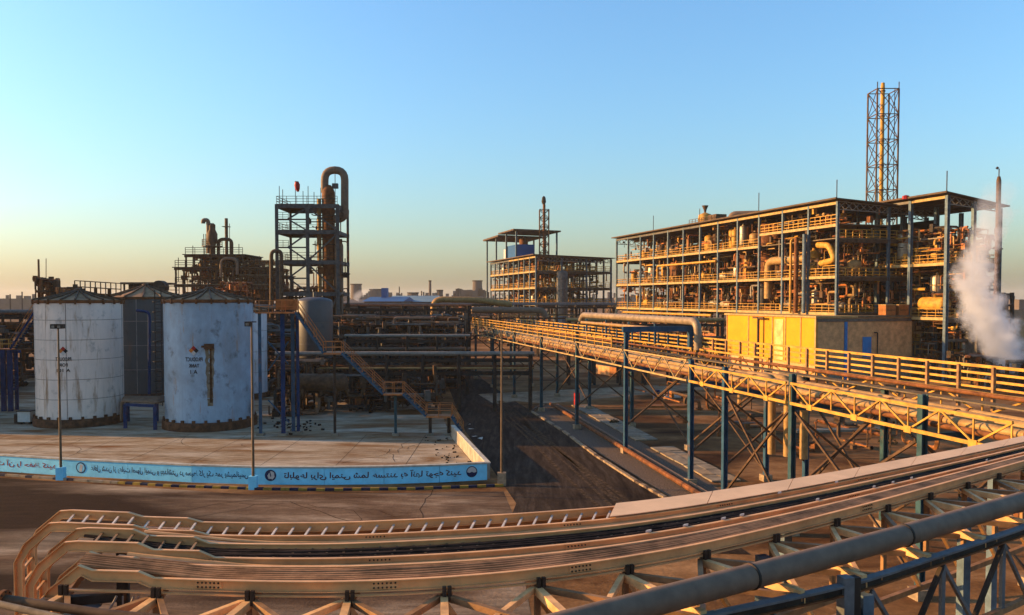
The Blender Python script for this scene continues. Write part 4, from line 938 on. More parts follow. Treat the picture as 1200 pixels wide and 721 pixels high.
MB().obox(ga(LA/2,3.4,ZA+.14), UU*(LA/2+.3), VV*3.7, V((0,0,.13))).build('roof', 'cream', an)
MB().obox(ga(2.1,12.2,ZA+.14), UU*2.4, VV*5.05, V((0,0,.13))).build('roof', 'deck', an)
MB().obox(ga(-.06,8.6,ZA-.35), UU*.08, VV*8.5, V((0,0,.22))).build('fascia', 'grey_steel', an)
MB().obox(ga(-.09,5.1,ZA/2-.3), UU*.1, VV*.22, V((0,0,ZA/2-.3))).build('pilaster', 'door_blue', an)
dr = MB().obox(ga(-.06,8.9,4.75), UU*.06, VV*.75, V((0,0,1.5))).build('door', 'door_blue', an)
MB().obox(ga(-.13,9.45,4.6), UU*.04, VV*.04, V((0,0,.1))).build('handle', 'galv', dr)
MB().tube(bend([ga(-.3,10.6,3.3), ga(-.3,10.6,6.9), ga(-.3,10.0,6.9)], .2), .1, 8).build('conduit', 'dark_steel', an, True)
MB().obox(ga(2.2,19.0,ZA/2), UU*.1, VV*1.9, V((0,0,ZA/2))).build('recessed_wall', 'brown_brick', an)
MB().obox(ga(2.06,19.9,4.4), UU*.04, VV*.6, V((0,0,1.4))).build('door', 'grey_steel', an)
for px, m in ((1028,0),(1043,1)):
    s = 3.0; w = 13.2 if m == 0 else 15.6
    t = thing('equipment_crate', ['orange box on the annex roof nearer the plant building','orange box on the annex roof nearer the taller wing'][m], 'box', ga(.8,w,ZA+.3))
    MB().obox(ga(.8,w,ZA+1.1), UU*.8, VV*.9, V((0,0,.75))).build('body', 'box_orange', t); MB().obox(ga(.8,w,ZA+1.9), UU*.85, VV*.95, V((0,0,.05))).build('lid', 'cream', t); MB().obox(ga(-.03,w,ZA+1.1), UU*.02, VV*.7, V((0,0,.06))).build('strap', 'brown_steel', t)
pipe('elbow_pipe', 'pale fat pipe bending beside the yellow wall', [ga(LA+1.5,-.6,.3), ga(LA+1.5,-.6,7.6), ga(LA+1.5,3,7.6)], .6, 'insul', 1.2, 14)
MB().obox(ga(9.1,-.03,5.55), UU*1.15, VV*.05, V((0,0,3.2))).build('door_panel', 'stain_cream', an)
t = thing('wall_lamp_post', 'black cross armed pole standing against the yellow wall', 'pole', G(891,448))
b = ga(13.6,-.8); MB().bar(b, b+V((0,0,9.0)), .3).build('pole', 'dark_steel', t); MB().obox(b+V((0,0,8.9)), UU*1.5, VV*.15, V((0,0,.15))).build('crossarm', 'brown_steel', t)
# side gallery on the far right of the wing
sg = thing('side_gallery', 'narrow dark steel gallery attached beyond the taller wing', 'gallery', P(1182,430,119))
for px in (1176,1186):
    MB().bar(P(px,432,119), P(px,343,119), .4).build('column', 'dark_steel', sg)
for py in (345,358,372): MB().bar(P(1175,py,119), P(1187,py,119), .3).build('beam', 'dark_steel', sg)
rt = thing('tall_stack', 'tall slim grey stack beside the taller wing with a small lamp on top', 'stack', P(1168,430,116))
MB().tube([P(1166,434,116), V((P(1166,430,116).x,116,P(1168,212,116).z)), V((P(1166,430,116).x,116,P(1168,207,116).z))], [.36,.32,.2], 16).build('pipe', 'brown_steel', rt, True)
x = V((P(1166,430,116).x,116,P(1168,207,116).z)); MB().bar(x, x+V((0,0,1.1)), .1).build('lamp_arm', 'dark_steel', rt); MB().lathe(x+V((-.25,0,1.2)), [(.05,-.2),(.25,0),(.05,.2)], 8).build('lamp', 'dark_steel', rt)
# boxy grey plant between wing and steam
for i, (px, w_, h, Y) in enumerate([(1150,3.2,7.5,118),(1170,3,5,112)]):
    c = G(px, 350+12*FPX/Y); t = thing('cooling_cell', ['grey louvred cooling cell beyond the taller wing','small grey cooling cell at the foot of the steam plume'][i], 'cooling cell', c)
    MB().box(c+V((0,0,h/2)), w_, 3, h).build('body', 'grey_steel', t)
    for k in range(5): MB().box(c+V((0,-1.55,h*.3+k*h*.13)), w_*.9,.1,h*.05).build('louvre', 'dark_steel', t)
    MB().lathe(c+V((0,0,h)), [(1.0,0),(.9,.6),(.75,.6),(.75,.1)], 16).build('fan_ring', 'dark_steel', t)
tangle('pipework', XY(), P(1140,0,112).x, P(1215,0,112).x, 104, 116, .2, 4, 160, 97, ['dark_steel','brown_steel','grey_steel','rust'], None, .08, .35, 'dark machinery and pipes around the foot of the steam plume')
# ---- lattice chimney
LX = P(1030.5,400,150); hz = P(1032,107,150).z
lc = thing('lattice_chimney', 'tall lattice tower holding an ochre flue pipe behind the plant building', 'chimney', (LX.x,150,0))
hw = 1.95; N = 11
cs = [V((LX.x+sx*hw, 150+sy*hw, 0)) for sx, sy in ((-1,-1),(1,-1),(1,1),(-1,1))]
for c in cs: MB().bar(c, c+V((0,0,hz)), .22).build('leg', 'brown_steel', lc)
for k in range(N):
    z0, z1 = hz*k/N, hz*(k+1)/N
    for i in range(4):
        a, b = cs[i], cs[(i+1)%4]
        MB().bar(a+V((0,0,z1)), b+V((0,0,z1)), .14).build('ring_beam', 'brown_steel', lc)
        if z1 > 24:
            MB().bar(a+V((0,0,z0)), b+V((0,0,z1)), .1).build('brace', 'brown_steel', lc); MB().bar(b+V((0,0,z0)), a+V((0,0,z1)), .1).build('brace', 'brown_steel', lc)
MB().lathe((LX.x-.1,150,0), [(.36,0),(.36,hz+.9),(.3,hz+1.5),(.24,hz+1.5)], 18).build('flue', 'gold_paint', lc, True)
for k in range(4, N): MB().lathe((LX.x-.1,150,hz*(k+1)/N), [(.36,-.12),(.46,-.1),(.46,.1),(.36,.12)], 12).build('flue_collar', 'brown_steel', lc)
MB().bar((LX.x+1.0,147.6,0), (LX.x+1.0,147.6,hz), .1).build('ladder', 'brown_steel', lc)
for c in cs[:2]: MB().bar(c+V((0,0,hz)), c+V((0,0,hz+1.2)), .12).build('beacon', 'dark_steel', lc)
# ---- second, more distant unit
g3 = Grid((6.2,210.0)); 
u2 = thing('plant_unit', 'distant open steel unit with golden decks, a blue cabin and a higher roof behind', 'plant unit', g3(22,10))
frame_building(u2, g3, 9, 5.0, 21.0, [10.5,14.9,19.2], 23.4, roofslope=.03, wrows=[0,7,14,21], cw=.4)
gu = lambda s, w, z: g3(s, w, z)
for s in (18,28,39,50):
    for w in (0,12): MB().hbar(g3(s,w+.1,0 if s > 46 else 23.4), g3(s,w+.1,31), .42, .07).build('column', 'steel_blue', u2)
MB().add([g3(17,-1,31.4),g3(33,-1,31.4),g3(33,13,31.2),g3(17,13,31.2),g3(17,-1,31),g3(33,-1,31),g3(33,13,30.8),g3(17,13,30.8)], [(0,1,2,3),(7,6,5,4),(0,4,5,1),(1,5,6,2),(2,6,7,3),(3,7,4,0)]).build('upper_roof', 'roof_brown', u2)
MB().add([g3(33.1,-1,30.9),g3(51,-1,30.7),g3(51,13,30.5),g3(33.1,13,30.7),g3(33.1,-1,30.4),g3(51,-1,30.2),g3(51,13,30),g3(33.1,13,30.2)], [(0,1,2,3),(7,6,5,4),(0,4,5,1),(1,5,6,2),(2,6,7,3),(3,7,4,0)]).build('upper_roof', 'roof_brown', u2)
MB().obox(g3(24,3,25.3), UU*5.5, VV*2.6, V((0,0,1.9))).build('blue_cabin', 'far_blue', u2); MB().obox(g3(31,3,24.9), UU*1.4, VV*2.4, V((0,0,1.6))).build('white_cabin', 'white_paint', u2)
for k, (z0, z1, n) in enumerate([(.5,10,160),(10.6,14.4,230),(15,18.8,230),(19.3,22.8,170)]): tangle('pipework', g3, .3, 44.5, .5, 20, z0, z1, n, 110+k, CM, u2, .07, .28)
vvessel('process_vessel', 'dark upright vessel under the higher roof of the distant unit', g3(30,6), 1.3, 24, 30, 'rust')
R = random.Random(5)
for i in range(8):
    for k, z in enumerate([10.5,14.9,19.2]):
        if R.random() < .6: m, mn = R.choice(vm[:4]); vvessel('process_vessel', '%s upright vessel on the %s, %s bay of the distant unit' % (mn, ['lower deck','middle deck','upper deck'][k], ORD[i]), g3(i*5+2.5, R.uniform(1.4,4)), R.uniform(.6,1.1), z+.02, z+R.uniform(2.4,3.8), m, 'vessels in the distant unit', False)
c = g3(-1.6,6.6); t = thing('silver_silo', 'silver clad silo standing before the shaded side of the distant unit', 'silo', c)
MB().lathe(c, [(1.45,8),(1.45,18.6),(1.2,19.0),(.1,19.4)], 24).build('shell', 'grey_steel', t, True)
MB().lathe(c, [(1.46,0),(1.46,8)], 24).build('skirt', 'steel_blue', t, True)
for z in (11,14,17): MB().lathe(c+V((0,0,z)), [(1.45,-.06),(1.55,0),(1.45,.06)], 24).build('band', 'grey_steel', t)
o = g3(16,16); t = thing('lattice_mast', 'slim lattice flare mast rising over the distant unit', 'mast', o); hz = P(638,246,228).z
LXo = P(637.5,350,228).x
for sx, sy in ((-1,-1),(1,-1),(1,1),(-1,1)): MB().bar((LXo+sx*1.3,228+sy*1.3,20), (LXo+sx*1.3,228+sy*1.3,hz), .22).build('leg', 'brown_steel', t)
for k in range(7):
    z0, z1 = 20+(hz-20)*k/7, 20+(hz-20)*(k+1)/7; mb = MB()
    for e in (-1,1): mb.bar((LXo-1.3,228+e*1.3,z1),(LXo+1.3,228+e*1.3,z1),.16); mb.bar((LXo-1.3,228+e*1.3,z0),(LXo+1.3,228+e*1.3,z1),.13); mb.bar((LXo+1.3,228+e*1.3,z0),(LXo-1.3,228+e*1.3,z1),.13)
    mb.build('bracing', 'brown_steel', t)
MB().tube([(LXo,228,20),(LXo,228,hz+1.5)], .4, 10).build('flare_pipe', 'rust', t, True); MB().lathe((LXo-.1,228,hz+1.4), [(.3,0),(.65,.8),(.5,2),(.2,2.4)], 10).build('flare_tip', 'dark_steel', t, True)
tank('large pale storage tank added out of view to shade the two big tanks', (-62.6,80.4), 6.9, 19.8, 20.6, 'tank_white', 3, .8, 16, True, 0)  # unseen tank, put here to keep the sun off the two big tanks
# ---- off to the side: unseen warehouse added to shade the racks behind the tanks
shade_hall = thing('warehouse', 'plain warehouse added out of view beyond the tank yard for its shade', 'warehouse', (-92,85,0))
MB().box((-92,108,7), 22, 32, 14).build('wall', 'brown_brick', shade_hall); MB().prism([(-104,91),(-80,91),(-80,125),(-104,125)], 14.05, 14.4).build('roof', 'roof_brown', shade_hall)
for k in range(3): MB().box((-80.95,97+k*11,6), .12, 4, 3).build('window', 'dark_steel', shade_hall)
mat('insul_grey', (.36,.28,.20), .5, .15, .25, 2, .25)
# ================================================================== LONG PIPE BRIDGE (TRESTLE)
L0 = G(733,531); L0.z = 0
ua = (G(678,504)-G(813,571)); ua.z = 0; ua.normalize(); va = V((ua.y, -ua.x, 0))
def gb(s, w, z=0): return L0+ua*s+va*w+V((0,0,z))
TW = 5.4
br = thing('pipe_bridge', 'long golden pipe bridge on blue columns running beside the asphalt road toward the steam', 'pipe bridge', gb(0,TW/2))
cols = [(-31.5,8.2),(-22.5,8.2),(-15.6,8.0),(-11.2,8.1),(0,9.5),(12,9.0),(24,8.6),(36,8.6),(48,8.6),(60,8.6)]
def hcol(p, q, w, m, t=.045):
    mb = MB(); p, q = V(p), V(q)
    for e in (-1,1): mb.obox((p+q)/2+va*e*(w/2-t/2), (q-p)/2, va*(t/2), ua*(w/2))
    mb.obox((p+q)/2, (q-p)/2, va*(w/2-t), ua*(t/2)); return mb.build('column', m, br)
for s, h in cols:
    near = -5 < s+8 < 13
    m = 'post_blue' if s <= 0 and s > -16 else 'post_teal'
    for w in (0, TW):
        hcol(gb(s,w,.42), gb(s,w,h if w == 0 else 7.4), .28, m); MB().box(gb(s,w,.21), .62,.62,.42, .2).build('footing', 'kerb_pale', br)
    MB().bar(gb(s,.2,6.5), gb(s,TW-.2,6.5), .2,.3).build('cross_beam', m, br)
    MB().bar(gb(s,.1,2.2), gb(s,TW-.1,6.2), .12).build('sway_brace', 'brown_steel', br); MB().bar(gb(s,TW-.1,2.2), gb(s,.1,6.2), .12).build('sway_brace', 'brown_steel', br)
# extra bracing between columns
for s0, s1 in ((-31.5,-22.5),(-22.5,-15.6),(-11.2,0),(0,12),(24,36)):
    for w in ((TW,) if s0 > -12 else (0,TW)):
        m = (s0+s1)/2
        for a, b in (((s0,.5),(m,3.6)),((s1,.5),(m,3.6)),((m,3.6),(s0+.3,6.3)),((m,3.6),(s1-.3,6.3))):
            MB().bar(gb(a[0],w,a[1]), gb(b[0],w,b[1]), .11).build('brace', 'brown_steel', br)
ZB, ZT0 = 6.75, 8.05
def truss(w, s0, s1, stp, m='cream', wt=.09, ang=True):
    ZT = 7.75 if s1 < -8 else ZT0; thin = s0 > -12 and w < 0; wt = .07 if thin else wt
    MB().bar(gb(s0,w,ZB), gb(s1,w,ZB), wt, wt*1.6).build('bottom_chord', m, br); MB().bar(gb(s0,w,ZT), gb(s1,w,ZT), wt, wt*1.3).build('top_chord', m, br)
    n = max(2, round((s1-s0)/stp)); n += n % 2
    for i in range(n+1):
        s = s0+(s1-s0)*i/n
        if i < n:
            s2 = s0+(s1-s0)*(i+1)/n
            MB().bar(gb(s,w+.02,ZT if i%2==0 else ZB), gb(s2,w+.02,ZB if i%2==0 else ZT), wt*.75).build('diagonal', m, br)
        if thin: continue
        MB().bar(gb(s,w-.02,ZB+.1), gb(s,w-.02,ZT-.1), wt*.6).build('vertical', m, br)
        if i % 2 == 1: MB().obox(gb(s,w-.05,ZB), ua*.2, va*.02, V((0,0,.14))).build('gusset', m, br)
for s0, s1 in ((-36,-22.7),(-22.3,-11.4),(-11,-.2),(.2,11.8),(12.2,23.8),(24.2,35.8),(36.2,60)): truss(-.24, s0, s1, 2.0, 'gold_paint' if s1 < -8 else 'cream')
for s0, s1 in ((-36,-11.4),(-11,-.2),(.2,23.8),(24.2,60)): truss(TW+.24, s0, s1, 2.4, 'gold_paint', .10)
# walkway railing on the far edge
rs = [(-38,-30),(-30,-22),(-22,-14),(-14,-6),(-6,2),(2,10),(10,18),(18,26),(26,34),(34,42),(42,52),(52,60)]
for a, b in rs:
    mb = MB(); 
    for z, w_ in ((8.95,.11),(8.62,.09),(8.3,.09),(7.98,.08)): mb.bar(gb(a,TW+.5,z), gb(b,TW+.5,z), w_, w_*1.2)
    mb.build('handrail', 'gold_paint', br)
    for k in range(4):
        s = a+(b-a)*(k+.5)/4; MB().bar(gb(s,TW+.42,7.0), gb(s,TW+.42,8.95), .12,.16).build('railing_post', 'truss_brown' if s < 0 else 'post_blue', br)
for a, b in rs[5:]:
    railing(MB(), gb(a,-.42,8.1), gb(b,-.42,8.1), 1.0, 2.0, .08, (1,.66,.33)).build('handrail', 'gold_paint', br)
for a in range(-36, 60, 8): MB().obox(gb(a+4,TW-.35,7.42), ua*3.97, va*.4, V((0,0,.03))).build('walkway_plate', 'deck', br)
i = 0
for (w, z, r, m) in ((.5,6.98,.12,'rust'),(1.3,7.03,.2,'insul'),(2.6,7.06,.24,'insul'),(3.4,6.98,.12,'rust'),(4.1,7.02,.17,'insul'),(5.1,7.75,.1,'rust')):
    MB().tube([gb(-38,w,z+r*.3), gb(60,w,z+r*.3)], r, 10).build('pipe', m, br, True)
mb = MB()
for s in range(-36, 60, 4):
    for (w, z, r) in ((1.3,7.09,.24),(2.6,7.13,.28),(4.1,7.07,.21)): mb.lathe(gb(s+w*.6,w,z), [(r-.06,-.07),(r,-.06),(r,.06),(r-.06,.07)], 10, ua)
o = mb.build('pipe_collar', 'rust', br); o['kind'] = 'stuff'
# the blue portal and the fat insulated pipe laid over it
pg = thing('blue_portal', 'bright blue portal beam on the pipe bridge carrying the fat grey pipe', 'portal', gb(0,0,8))
MB().bar(gb(0,-.3,9.62), gb(0,TW+.3,9.62), .3,.42).build('beam', 'post_blue', pg); MB().bar(gb(0,TW,8.2), gb(0,TW,9.4), .34).build('leg', 'post_blue', pg)
pipe('insulated_pipe', 'fat insulated pipe with a golden rounded end lying over the blue portal', [gb(25.5,TW-.5,9.6), gb(25,TW-.4,10.22), gb(-.9,TW+.2,10.22), gb(-.9,TW+.2,8.0)], .31, 'insul_grey', 1.0, 16)
pipe('insulated_pipe', 'slimmer pale pipe running under the fat insulated pipe', [gb(24,TW-.9,9.45), gb(.6,TW-.6,9.45)], .16, 'insul', .5, 10)
for s in (6,12,18,24): tag(MB().bar(gb(s,TW-.35,8.1), gb(s,TW-.35,9.84), .16).build('pipe_stanchion', 'post_blue'), '%s short blue stanchion under the fat insulated pipe counting from the portal' % ORD[[6,12,18,24].index(s)], 'stanchion', 'stanchions on the pipe bridge')
pipe('insulated_pipe', 'grey pipe crossing at the far end of the pipe bridge with a golden elbow', [P(508,372,128), P(508,351,128), P(560,351.5,128), P(600,357,128)], .5, 'insul', 1.6, 14)
pipe('insulated_pipe', 'grey pipe with a gleaming end lying across the far part of the pipe bridge', [P(553,363.5,112), P(636,364,112), P(640,372,112)], .45, 'pipe_grey', 1.0, 14)
for i in range(3):     # three pale bends dropping near the tall blue post
    a = gb(-15.0-.9*i, 3.4+.5*i, 7.2)
    pipe('drop_pipe', '%s of three pale pipe bends dropping from the pipe bridge behind its brightest blue post' % ORD[i], [a+ua*2.5, a-ua*.1, a-ua*.1-V((0,0,4.6))], .24, 'insul', .8, 12, 'pale pipe bends')
for i, (px, py) in enumerate([(853,466),(867,470)]):
    g = G(px, py+5); tag(MB().tube([g, g+V((0,0,3.2))], .28, 10).build('stub_pipe', 'insul', None, True), ['fat pale pipe stub rising from the ground below the pipe bridge','second pale pipe stub close beside the fat one below the pipe bridge'][i], 'pipe')
# ground clutter on the far side of the bridge
t = thing('low_wall', 'low brown masonry wall on the ground behind the pipe bridge', 'wall', G(722,440))
for i in range(5):
    a, b = G(690,436).lerp(G(760,448), i/5), G(690,436).lerp(G(760,448), (i+1)/5); MB().bar(a+V((0,0,.7)), b+V((0,0,.7)), .5, 1.4).build('wall_block', 'box_orange' if i > 1 else 'brown_brick', t)
g = G(676,477); t = thing('fire_cabinet', 'red fire cabinet leaning near the pipe bridge columns', 'cabinet', g)
MB().box(g+V((0,0,.9)), .55,.4,1.3,.3).build('body', 'red_paint', t); MB().box(g+V((0,0,.12)), .2,.2,.24,.3).build('foot', 'dark_steel', t); MB().box(g+V((0,-.2,1.0)), .4,.05,.8,.3).build('door', 'red_paint', t)
g = G(769,469); t = thing('oil_drum', 'dark blue oil drum standing on the dirt behind the pipe bridge', 'drum', g)
MB().lathe(g, [(.42,0),(.42,1.2),(.38,1.22),(0,1.22)], 16).build('body', 'ink_navy', t, True)
for z in (.4,.8): MB().lathe(g+V((0,0,z)), [(.42,-.03),(.45,0),(.42,.03)], 16).build('hoop', 'ink_navy', t)
a = G(788,468); o = MB().tube([a+V((-1.0,0,.35)), a+V((1.0,.4,.35))], .34, 12).build('pipe_length', 'white_paint', None, True); tag(o, 'short white pipe length lying on the dirt behind the pipe bridge', 'pipe')
a = G(780,478); t = thing('timber_pile', 'pile of brown beams lying on the dirt behind the pipe bridge', 'pile', a)
for i in range(4): MB().box(a+V((.2*i,.35*i,.12)), 4.2,.25,.24,-.05+.05*i).build('beam', 'box_orange', t)
for i, (px, py, r) in enumerate([(838,481,.9),(720,497,.5),(1040,520,.8)]):
    g = G(px,py); t = thing('shrub', ['dark shrub growing by the pale pipe stubs','tiny shrub beside the slab footpath','low shrub behind the columns near the end of the pipe bridge'][i], 'shrub', g)
    mb = MB(); R = random.Random(i)
    for k in range(260):
        d = V((R.gauss(0,1), R.gauss(0,1), abs(R.gauss(0,.8)))).normalized()*r*R.random()**.5; c = g+V((d.x,d.y,d.z*.9+.05)); q = .09; n1 = V((R.gauss(0,1),R.gauss(0,1),R.gauss(0,1))).normalized(); n2 = n1.cross(V((.3,.5,.8))).normalized()
        mb.add([c-n1*q, c+n2*q*.5, c+n1*q, c-n2*q*.5], [(0,1,2,3)])
    mb.build('foliage', 'leaf', t); MB().tube([g, g+V((0,0,r*.6))], .05, 5).build('stem', 'brown_steel', t)
tangle('pipework', lambda s, w, z: gb(s,w,z), -34, 30, 9, 26, .15, 2.4, 70, 121, ['rust','brown_steel','box_orange','grey_steel'], None, .06, .2, 'scattered pipes and valves on the dirt behind the pipe bridge')
tangle('pipework', g1, 22, 83, -7, -1.5, .2, 7.5, 260, 122, ['rust','insul','brown_steel','rail_orange'], None, .08, .3, 'golden pipes and valves in front of the far bays of the plant building')
tangle('pipework', g3, -4, 60, -12, -2, .2, 9.5, 300, 123, ['brown_steel','rust','dark_steel','insul'], None, .08, .32, 'dark pipes around the foot of the distant unit')
rack('pipe_rack', 'pipe rack of grey lines in front of the distant unit', P(585,0,168)[:2], P(722,0,168)[:2], [10.4, 8.2], 3.0, 6, rp([10.4,8.2], 4, 21, dk+['insul'], .35), seed=9)
rack('pipe_rack', 'brown pipe rack between the pipe bridge and the long plant building', P(668,0,112)[:2], P(850,0,112)[:2], [8.6, 6.0], 2.6, 6, rp([8.6,6.0], 4, 22, ['rust','insul','brown_steel','grey_steel'], .3), seed=10)
# low things below the annex
for i, (px, py, w_, h, m) in enumerate([(905,462,5,.35,'concrete'),(985,505,9,.2,'concrete'),(1010,470,7,.25,'kerb_pale')]):
    g = G(px,py); t = tag(MB().box(g+V((0,0,h/2)), w_, 1.1, h, .15).build('concrete_slab', m), ['raised concrete slab on the sunlit ground before the annex','long flat concrete slab on the ground under the end of the pipe bridge','pale concrete strip between the annex and the pipe bridge'][i], 'slab')
mb = MB(); R = random.Random(12)
for k in range(26):
    g = G(R.uniform(890,950), R.uniform(452,462)); q = R.uniform(.2,.5); mb.box(g+V((0,0,q*1.4)), q*.6, q*.6, q*2.8)
o = mb.build('rubble', 'box_orange'); stuff(o, 'sunlit row of orange stubs and rubble at the foot of the yellow wall')
g = G(1136,497); o = MB().lathe(g+V((0,0,.6)), [(.05,-.4),(.35,-.2),(.4,.1),(.2,.4),(.05,.45)], 10).build('vent_hood', 'white_paint', None, True); tag(o, 'small white vent cap just beyond the cable tray cover', 'cap')

# ================================================================== FRONT CABLE TRAY RACK
ZR_ = 7.5
def interp(tab, x):
    for (a, b), (c, d) in zip(tab, tab[1:]):
        if x <= c or (c, d) == tab[-1]: return b+(d-b)*(x-a)/(c-a)
def smooth(pts, it=6):
    for _ in range(it): pts = [pts[0]]+[(a+b*2+c)/4 for a, b, c in zip(pts, pts[1:], pts[2:])]+[pts[-1]]
    return pts
Bt = [(20,603),(100,607),(200,611),(300,613),(400,612.5),(500,608),(600,602.5),(720,594),(800,584),(880,572),(960,559),(1040,544),(1120,529),(1200,513),(1320,488)]
Ft = [(-40,684),(60,688),(170,691),(300,695.5),(400,696),(500,692),(600,684),(700,671),(800,654),(900,631),(1000,605),(1100,577),(1200,548),(1280,525)]
Bp = smooth([G(20+1300*i/90, interp(Bt, 20+1300*i/90), ZR_) for i in range(91)])
Fp = smooth([G(-40+1320*i/90, interp(Ft, -40+1320*i/90), ZR_-.2) for i in range(91)])
for p in Fp: p.z = ZR_
ZR_ -= .08
for p in Bp+Fp: p.z = ZR_
def along(pl, x):
    D = [0]
    for a, b in zip(pl, pl[1:]): D.append(D[-1]+(b-a).length)
    d = x*D[-1]
    for i in range(len(pl)-1):
        if d <= D[i+1] or i == len(pl)-2: return pl[i].lerp(pl[i+1], min(1,(d-D[i])/(D[i+1]-D[i])))
NS = 120
RK = []                      # RK[i] = (back point, front point)
for i in range(NS+1): RK.append((along(Bp, i/NS), along(Fp, i/NS)))
def rk(x, k, dz=0):          # x in [0,1] along the rack, k in [0,1] from far rail to near rail
    j = min(NS-1, max(0, int(x*NS))); f = x*NS-j
    b = RK[j][0].lerp(RK[j+1][0], f); fr = RK[j][1].lerp(RK[j+1][1], f)
    return b.lerp(fr, k)+V((0,0,dz))
def rtan(x, k): return (rk(min(1,x+.01),k)-rk(max(0,x-.01),k)).normalized()
def xat(px, k):
    best = None
    for i in range(1201):
        p = rk(i/1200, k); u = 600+FPX*p.x/(p.y*math.cos(PITCH)+(CAMZ-p.z)*math.sin(PITCH))
        if best is None or abs(u-px) < best[0]: best = (abs(u-px), i/1200)
    return best[1]
RL = sum((a[0].lerp(a[1],.5)-b[0].lerp(b[1],.5)).length for a, b in zip(RK, RK[1:]))
def rail_path(k, x_start, px_steps, raise_, drop, slope=False):
    """near end: vertical drop, chamfered bend, raised run, then steps down onto the level run"""
    pts, lat = [], []
    p = rk(x_start, k); t = rtan(x_start, k); n = V((t.y, -t.x, 0))
    for q in ((-.72, -drop), (-.72, -.75), (-.52, -.42), (-.02, -.02)):
        pts.append(p+t*q[0]+V((0,0,raise_+q[1]))); lat.append(n)
    xs_ = [xat(s, k) for s in px_steps]; z = raise_; x = x_start+.006; dzs = raise_/max(1,len(px_steps))
    i = 0
    while x < 1:
        while i < len(xs_) and x > xs_[i]: z -= dzs; i += 1
        tt = rtan(x, k); pts.append(rk(x, k, max(0, z))); lat.append(V((tt.y, -tt.x, 0))); x += 1/NS
    return pts, lat
trays = [(0.0,.265,62,[166,236],.15,'cable tray ladder farthest from the viewer, half open and half under a pale cover'),(.42,.665,80,[171,240],.22,'middle cable tray filled with thick black cables'),(.79,1.0,98,[110,170],.20,'nearest cable tray packed with reddish brown cables')]
tr_roots = []
for ti, (k0, k1, pxs, steps, rz_, lab) in enumerate(trays):
    x0 = xat(pxs, k1); root = thing('cable_tray', lab, 'cable tray', rk(.35,(k0+k1)/2), 'cable trays on the front rack'); tr_roots.append(root)
    paths = []
    for k in (k0, k1):
        pts, lat = rail_path(k, x0, steps, rz_, 3.2); paths.append((pts, lat))
        mb = MB(); mb.sweep(pts, lat, .03, .16)
        e = .03
        up = V((0,0,.1)); 
        mb.sweep([p+l*e*.9+(V((0,0,.082)) if i > 3 else V((-.022,0,.077)) if i == 3 else V((-.056,0,.056)) if i == 2 else V((-.077,0,0))) for i, (p, l) in enumerate(zip(pts, lat))], lat, .07, .018)
        mb.sweep([p+l*e*.9-(V((0,0,.082)) if i > 3 else V((-.022,0,.077)) if i == 3 else V((-.056,0,.056)) if i == 2 else V((-.077,0,0))) for i, (p, l) in enumerate(zip(pts, lat))], lat, .07, .018)
        mb.build('side_rail', 'tray', root)
        # splice plates with bolts
        if k == k1:
            for sx in ((236, 440, 670, 850, 1010) if ti == 0 else (240, 445, 675, 1000) if ti == 1 else (245, 450, 680, 1015)):
                xx = xat(sx, k); p = rk(xx, k); t = rtan(xx, k); n = V((t.y,-t.x,0))
                pl = MB().obox(p+n*.022, t*.22, n*.008, V((0,0,.062))).build('splice_plate', 'tray', root)
                mb = MB()
                for a in (-.17,-.1,-.035,.035,.1,.17):
                    for b in (-.035,.035): mb.lathe(p+n*.030+t*a+V((0,0,b)), [(.016,0),(.016,.014)], 6, n)
                mb.build('bolt', 'clamp', pl)
    # rungs
    nr = int(RL/.30)
    first = None
    xmax = xat(724, k0) if ti == 0 else 1
    for i in range(nr):
        x = i/nr
        if x < x0+.006 or x > xmax+.004: continue
        z = rz_
        for s in steps:
            if x > xat(s, (k0+k1)/2): z -= rz_/len(steps)
        a, b = rk(x, k0, max(0,z)-.01), rk(x, k1, max(0,z)-.01); d = (b-a).normalized()
        MB().bar(a+d*.02, b-d*.02, .04, .03).build('rung', 'rung' if ti == 0 else 'rung_dull', root)
    for zz in range(9):        # rungs of the vertical drop
        p = rk(x0,k0); q = rk(x0,k1); t = rtan(x0,k1)
        a, b = p-t*.72+V((0,0,rz_-.95-.28*zz)), q-t*.72+V((0,0,rz_-.95-.28*zz)); d = (b-a).normalized(); MB().bar(a+d*.02, b-d*.02, .04,.04).build('rung', 'tray', root)
# sheet cover on the far tray, cover plates butted one after another
xc = xat(722, .0); xs_ = [xc]; 
while xs_[-1] < 1: xs_.append(xs_[-1]+2.4/RL)
for a, b in zip(xs_, xs_[1:]):
    b = min(b,1); n = 6; mb = MB(); vs = []
    for i in range(n+1):
        x = a+(b-a-.0006)*i/n
        vs += [rk(x,-.012,.118), rk(x,.275,.118), rk(x,.275,.135), rk(x,-.012,.135)]
    fs = []
    for i in range(n):
        for k in range(4): fs.append((i*4+k, i*4+(k+1)%4, i*4+4+(k+1)%4, i*4+4+k))
    fs += [(3,2,1,0), (n*4,n*4+1,n*4+2,n*4+3)]
    mb.add(vs, fs); mb.build('cover_plate', 'tray_cover', tr_roots[0])
